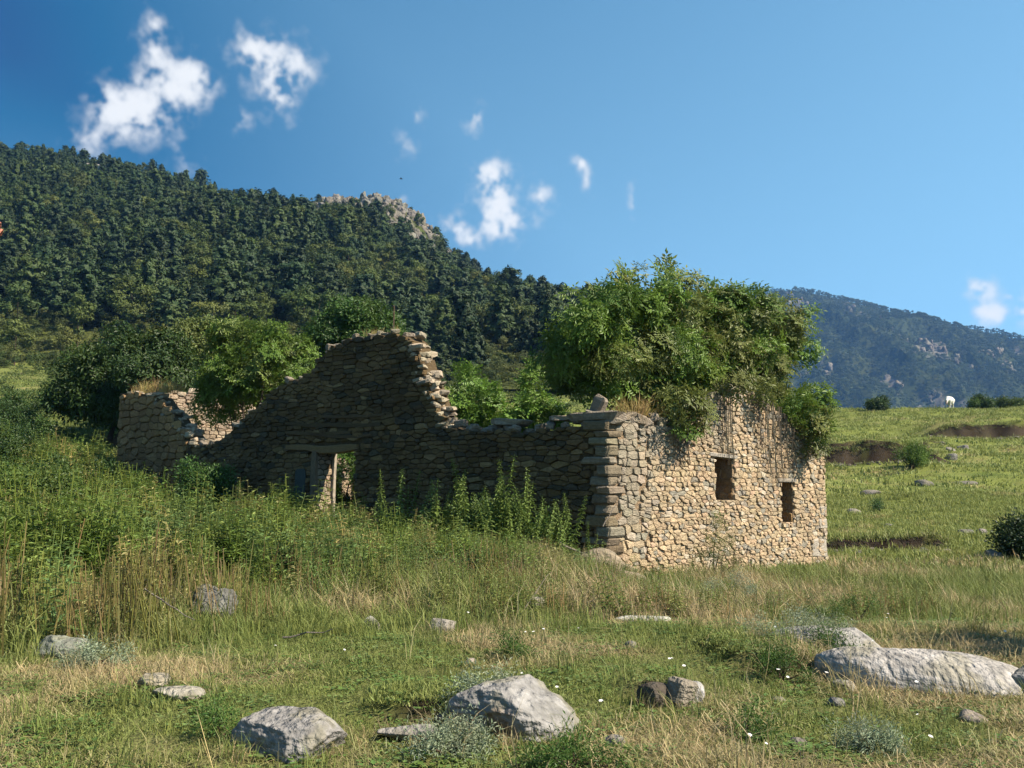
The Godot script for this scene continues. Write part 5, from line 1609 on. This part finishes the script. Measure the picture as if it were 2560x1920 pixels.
		cr.basis = Basis(Vector3.UP, rf(0, TAU)).scaled(Vector3(rf(0.8, 1.4), rf(0.6, 1.1), rf(0.8, 1.4)) * rf(0.7, 1.3))
		part(o, "stem", rt, M.bark).scale = Vector3.ONE * 0.16

var tints := {}

func tinted(c: Color, lf: bool) -> StandardMaterial3D:   # a few tones per kind, shared
	var k := rng.randi() % 3
	var key := [c, k]
	if not tints.has(key):
		var m := leafy("crown tone", 0.65, 0.35 if lf else 0.2)
		var t := 0.88 + 0.13 * k
		m.albedo_color = Color(c.r * t * (1.1 if k == 2 else 1.0), c.g * t, c.b * t).linear_to_srgb()
		tints[key] = m
	return tints[key]

# ---------------------------------------------------------------- small things
func make_cow() -> void:
	# a skeleton of tapered capsules joined with a smooth minimum; x forward, z to the animal's right
	var bones := [[Vector3(-0.75, 1.08, 0), Vector3(0.55, 1.05, 0), 0.38, 0.36], [Vector3(-0.8, 1.2, 0), Vector3(-0.9, 1.1, 0), 0.26, 0.24], [Vector3(0.45, 1.1, 0), Vector3(0.75, 1.05, 0), 0.33, 0.24], [Vector3(0.7, 1.15, 0), Vector3(1.15, 0.85, 0), 0.21, 0.15], [Vector3(1.15, 0.88, 0), Vector3(1.42, 0.5, 0), 0.15, 0.09], [Vector3(1.14, 0.98, -0.1), Vector3(1.1, 0.95, -0.3), 0.05, 0.03], [Vector3(1.14, 0.98, 0.1), Vector3(1.1, 0.95, 0.3), 0.05, 0.03], [Vector3(-1.12, 1.2, 0), Vector3(-1.18, 0.5, 0), 0.035, 0.04]]
	for z in [-0.22, 0.22]:
		bones.append([Vector3(0.5, 0.9, z), Vector3(0.5, 0.42, z), 0.15, 0.075])
		bones.append([Vector3(0.5, 0.42, z), Vector3(0.52, 0.06, z), 0.07, 0.065])
		bones.append([Vector3(-0.8, 1.0, z), Vector3(-0.66, 0.66, z), 0.24, 0.14])
		bones.append([Vector3(-0.66, 0.66, z), Vector3(-0.88, 0.44, z), 0.12, 0.07])
		bones.append([Vector3(-0.88, 0.44, z), Vector3(-0.84, 0.06, z), 0.065, 0.065])
	var cell := 0.055
	var lo := Vector3(-1.4, -0.05, -0.55)
	var nx := 56
	var ny := 30
	var nz := 20
	var val := PackedFloat32Array()
	val.resize(nx * ny * nz)
	for k in nz:
		for j in ny:
			for i in nx:
				var p := lo + Vector3(i, j, k) * cell
				var s := 9.0
				for b in bones:
					var ab: Vector3 = b[1] - b[0]
					var t := clampf((p - b[0]).dot(ab) / ab.length_squared(), 0.0, 1.0)
					var dd: float = p.distance_to(b[0] + ab * t) - lerpf(b[2], b[3], t)
					var h := clampf(0.5 + 0.5 * (s - dd) / 0.07, 0.0, 1.0)
					s = lerpf(s, dd, h) - 0.07 * h * (1.0 - h)
				val[(k * ny + j) * nx + i] = s
	var mb := MB.new()
	var ids := {}
	for k in nz - 1:
		for j in ny - 1:
			for i in nx - 1:
				var sum := Vector3.ZERO
				var n := 0
				for e in [[0, 0, 0, 1, 0, 0], [0, 1, 0, 1, 1, 0], [0, 0, 1, 1, 0, 1], [0, 1, 1, 1, 1, 1], [0, 0, 0, 0, 1, 0], [1, 0, 0, 1, 1, 0], [0, 0, 1, 0, 1, 1], [1, 0, 1, 1, 1, 1], [0, 0, 0, 0, 0, 1], [1, 0, 0, 1, 0, 1], [0, 1, 0, 0, 1, 1], [1, 1, 0, 1, 1, 1]]:
					var a := val[((k + e[2]) * ny + j + e[1]) * nx + i + e[0]]
					var b := val[((k + e[5]) * ny + j + e[4]) * nx + i + e[3]]
					if (a < 0.0) != (b < 0.0):
						sum += Vector3(e[0], e[1], e[2]).lerp(Vector3(e[3], e[4], e[5]), a / (a - b))
						n += 1
				if n:
					var p := lo + (Vector3(i, j, k) + sum / n) * cell
					ids[(k * ny + j) * nx + i] = mb.p(p, Color(0.72, 0.68, 0.60) if p.x < 1.33 else Color(0.35, 0.27, 0.24))
	for k in range(1, nz - 1):
		for j in range(1, ny - 1):
			for i in range(1, nx - 1):
				var at := (k * ny + j) * nx + i
				for ax in 3:
					var step: int = [1, nx, nx * ny][ax]
					if (val[at] < 0.0) == (val[at + step] < 0.0): continue
					var u: int = [nx, nx * ny, 1][ax]
					var w: int = [nx * ny, 1, nx][ax]
					var f := [at - u - w, at - w, at, at - u]
					if f.all(func(q): return ids.has(q)):
						if val[at] < 0.0: mb.q(ids[f[3]], ids[f[2]], ids[f[1]], ids[f[0]])
						else: mb.q(ids[f[0]], ids[f[1]], ids[f[2]], ids[f[3]])
	mb.smooth()
	var cow := part(self, "cow", mb.done(), M.hide, gp(50.0, 113.5, 0.05))
	cow.scale = Vector3.ONE * 0.98
	cow.rotation.y = deg_to_rad(-126.0)
	tag(cow, "white cow grazing alone on the meadow crest", "cow")

func make_details() -> void:
	# white flowers in the turf
	var mb := MB.new()
	for k in 7:
		var a := TAU * k / 7.0
		leaf(mb, Vector3(0, 0.13, 0), Vector3(cos(a), 0.35, sin(a)).normalized(), Vector3.UP, 0.016, 0.012, Color(0.82, 0.8, 0.78))
	var head := mb.done()
	mb = MB.new()
	twig(mb, Vector3.ZERO, Vector3(0, 0.13, 0), 0.0015, 0.001, Color(0.07, 0.11, 0.02))
	var stalk := mb.done()
	for k in 34:
		var d := rf(5.9, 12.0)
		var x := rf(-0.45, 0.52) * d
		if k % 3: x = rf(0.0, 0.4) * d
		var o := thing("wildflower", "small white wildflower in the turf", "flower", gp(x, d), "white wildflowers in the turf")
		o.basis = Basis.from_euler(Vector3(rf(0.0, 0.6), rf(-0.5, 0.5), rf(-0.3, 0.3))) * rf(0.7, 1.2)
		part(o, "petals", head, M.petal)
		part(o, "stem", stalk, M.grass)
	# branches lying and leaning about
	for e in [[-2.3, 10.2, -1.75, 10.0, 0.05, 0.12, 0.012, "grey dead stick lying at the weed edge"], [1.0, 21.3, 2.0, 21.0, 0.5, 0.35, 0.03, "bleached branch at the foot of the corner stones"], [3.25, 20.9, 3.7, 20.7, 0.1, 0.35, 0.02, "dark stick leaning on the sunlit wall foot"], [1.9, 21.0, 2.25, 21.2, 1.1, 1.75, 0.014, "thin pale stem hooked against the corner stones"], [-3.7, 10.2, -3.0, 9.6, 0.55, 0.3, 0.01, "reddish dry cane slanting through the brown weeds"], [0.1, 12.2, 0.45, 12.5, 0.05, 0.5, 0.008, "dark leaning cane in the mid meadow"]]:
		mb = MB.new()
		var a := gp(e[0], e[1], e[4])
		var b := gp(e[2], e[3], e[5])
		var q := a
		for j in range(1, 7):
			var z := a.lerp(b, j / 6.0) + Vector3(rf(-1, 1), rf(-1, 1), rf(-1, 1)) * float(e[6]) * 1.5
			twig(mb, q - a, z - a, float(e[6]) * (1.1 - j * 0.1), float(e[6]) * (1.0 - j * 0.1), Color(0.33, 0.28, 0.23), 5)
			q = z
		tag(part(self, "branch", mb.done(), M.bark, a), e[7], "stick")
	# a bird far up
	mb = MB.new()
	for s in [-1.0, 1.0]:
		mb.tri(Vector3(0.12, 0, 0), Vector3(-0.12, 0, 0), Vector3(0.02, 0.12, 0.38 * s), Color(0.05, 0.045, 0.04))
		mb.tri(Vector3(-0.12, 0, 0), Vector3(-0.16, 0.10, 0.5 * s), Vector3(0.02, 0.12, 0.38 * s), Color(0.05, 0.045, 0.04))
	twig(mb, Vector3(0.3, 0, 0), Vector3(-0.05, 0, 0), 0.02, 0.09, Color(0.05, 0.045, 0.04), 6)
	twig(mb, Vector3(-0.05, 0, 0), Vector3(-0.4, 0.02, 0), 0.09, 0.03, Color(0.05, 0.045, 0.04), 6)
	tag(part(self, "bird", mb.done(), M.hide, Vector3(-20.2, 57.9, -177.0)), "tiny dark bird flying high beside the clouds", "bird")
	# the house at the left edge of the view: only the end of its tiled eaves shows
	var h := thing("tiled_house", "house at the left edge showing only the red tile ends of its eaves", "house", Vector3(-7.27, 0.17, -14.0))
	var way := Vector3(0.42, 0.0, 1.0).normalized()       # along the eaves, towards the viewer
	var inn := Vector3(-way.z, 0.0, way.x)                # away from the view, into the house
	var up := (inn + Vector3.UP * 0.45).normalized()
	mb = MB.new()
	var w0 := way * 0.35 + inn * 0.75
	var w1 := way * 3.3 + inn * 0.75
	for y2 in [-0.5]:
		mb.quad(w0 + Vector3.UP * y2, w1 + Vector3.UP * y2, w1 + Vector3.UP * 5.35, w0 + Vector3.UP * 5.35, Color(0.36, 0.28, 0.18))
		mb.quad(w0 + Vector3.UP * y2, w0 + inn * 6.0 + Vector3.UP * y2, w0 + inn * 6.0 + Vector3.UP * 8.05, w0 + Vector3.UP * 5.35, Color(0.36, 0.28, 0.18))
		mb.quad(w1 + Vector3.UP * y2, w1 + inn * 6.0 + Vector3.UP * y2, w1 + inn * 6.0 + Vector3.UP * 8.05, w1 + Vector3.UP * 5.35, Color(0.36, 0.28, 0.18))
		mb.quad(w0 + inn * 6.0 + Vector3.UP * y2, w1 + inn * 6.0 + Vector3.UP * y2, w1 + inn * 6.0 + Vector3.UP * 8.05, w0 + inn * 6.0 + Vector3.UP * 8.05, Color(0.36, 0.28, 0.18))
	part(h, "wall", mb.done(), M.mortar)
	mb = MB.new()
	var r0 := Vector3.UP * 5.02 + inn * 0.12
	mb.quad(r0, r0 + way * 3.5, r0 + way * 3.5 + up * 7.0, r0 + up * 7.0, Color(0.10, 0.07, 0.05))
	mb.quad(r0 - Vector3.UP * 0.05, r0 + way * 3.5 - Vector3.UP * 0.05, r0 + way * 3.5 + up * 7.0 - Vector3.UP * 0.05, r0 + up * 7.0 - Vector3.UP * 0.05, Color(0.10, 0.07, 0.05))
	part(h, "roof_boards", mb.done(), M.wood)
	mb = MB.new()   # one barrel tile, along «up», 0.5 m long
	var nn := way.cross(up).normalized()
	if nn.y < 0.0: nn = -nn
	for k in 7:
		var a := PI * k / 6.0
		for e in [[0.0, 0.085], [1.0, 0.075], [0.0, 0.07], [1.0, 0.06]]:
			mb.p(up * 0.5 * e[0] + way * cos(a) * e[1] + nn * sin(a) * e[1], Color(0.42, 0.17, 0.11))
	for k in 6:
		var q0 := k * 4
		mb.q(q0, q0 + 1, q0 + 5, q0 + 4)
		mb.q(q0 + 2, q0 + 3, q0 + 7, q0 + 6)
		mb.q(q0, q0 + 4, q0 + 6, q0 + 2)
		mb.q(q0 + 1, q0 + 5, q0 + 7, q0 + 3)
	var tile := mb.done()
	for k in 15:
		for j in 3:
			var o := part(h, "tile", tile, M.tile, r0 + way * (0.1 + 0.225 * k + rf(-0.01, 0.01)) + up * (0.42 * j - 0.06 + rf(-0.02, 0.02)) + nn * (0.03 + 0.012 * j))
			o.rotation.y = rf(-0.03, 0.03)
	for k in 4:
		var rafter := part(h, "rafter", plank(1.0, 0.1, 0.08, 0.0, Color(0.14, 0.10, 0.07)).done(), M.beam, r0 + way * (0.2 + 0.9 * k) + up * 0.5 - Vector3.UP * 0.12)
		rafter.basis = Basis(up, nn, up.cross(nn))
	var strut := part(h, "shutter", plank(0.55, 0.62, 0.05, 0.0, Color(0.30, 0.20, 0.13)).done(), M.wood, way * 0.05 + inn * 0.38 + Vector3.UP * 3.45)
	strut.basis = Basis(inn, Vector3.UP, -way) * Basis(Vector3.BACK, 0.28)

func _ready() -> void:
	rng.seed = 4711
	noise.seed = 31
	noise.frequency = 0.01
	fine.seed = 8
	fine.frequency = 0.06
	# camera, sky, sun, exposure
	var cam := Camera3D.new()
	cam.name = "camera"
	add_child(cam)
	cam.position = Vector3(0.0, 1.6, 0.0)
	cam.rotation.x = atan(262.0 / 2490.0)
	cam.fov = rad_to_deg(2.0 * atan(960.0 / 2490.0))
	cam.near = 0.1
	cam.far = 8000.0
	cam.current = true
	var sun_way := Vector3(0.68, 0.69, 0.25).normalized()
	var sun := DirectionalLight3D.new()
	sun.name = "sun"
	add_child(sun)
	sun.look_at_from_position(Vector3.ZERO, -sun_way, Vector3.UP)
	sun.light_energy = 1.6
	sun.light_color = Color(1.0, 0.95, 0.87)
	sun.light_angular_distance = 0.5
	sun.shadow_enabled = true
	var e := Environment.new()
	e.background_mode = Environment.BG_SKY
	e.sky = Sky.new()
	var pano := PanoramaSkyMaterial.new()
	pano.panorama = ImageTexture.create_from_image(make_sky(sun_way, 2.5))
	e.sky.sky_material = pano
	e.tonemap_mode = Environment.TONE_MAPPER_LINEAR
	e.tonemap_exposure = 2.5
	e.sdfgi_enabled = true
	e.ssao_enabled = true
	e.ssil_enabled = true
	e.fog_enabled = true
	e.fog_mode = Environment.FOG_MODE_EXPONENTIAL
	e.fog_density = 0.000092
	e.fog_light_color = Color(0.50, 0.72, 1.0)
	var we := WorldEnvironment.new()
	we.name = "environment"
	we.environment = e
	add_child(we)
	make_materials()
	make_ground()
	make_hills()
	make_house()
	make_rocks()
	make_wood()
	make_shrubs()
	make_nettles()
	make_cow()
	make_details()
	make_weeds()
	make_grass()
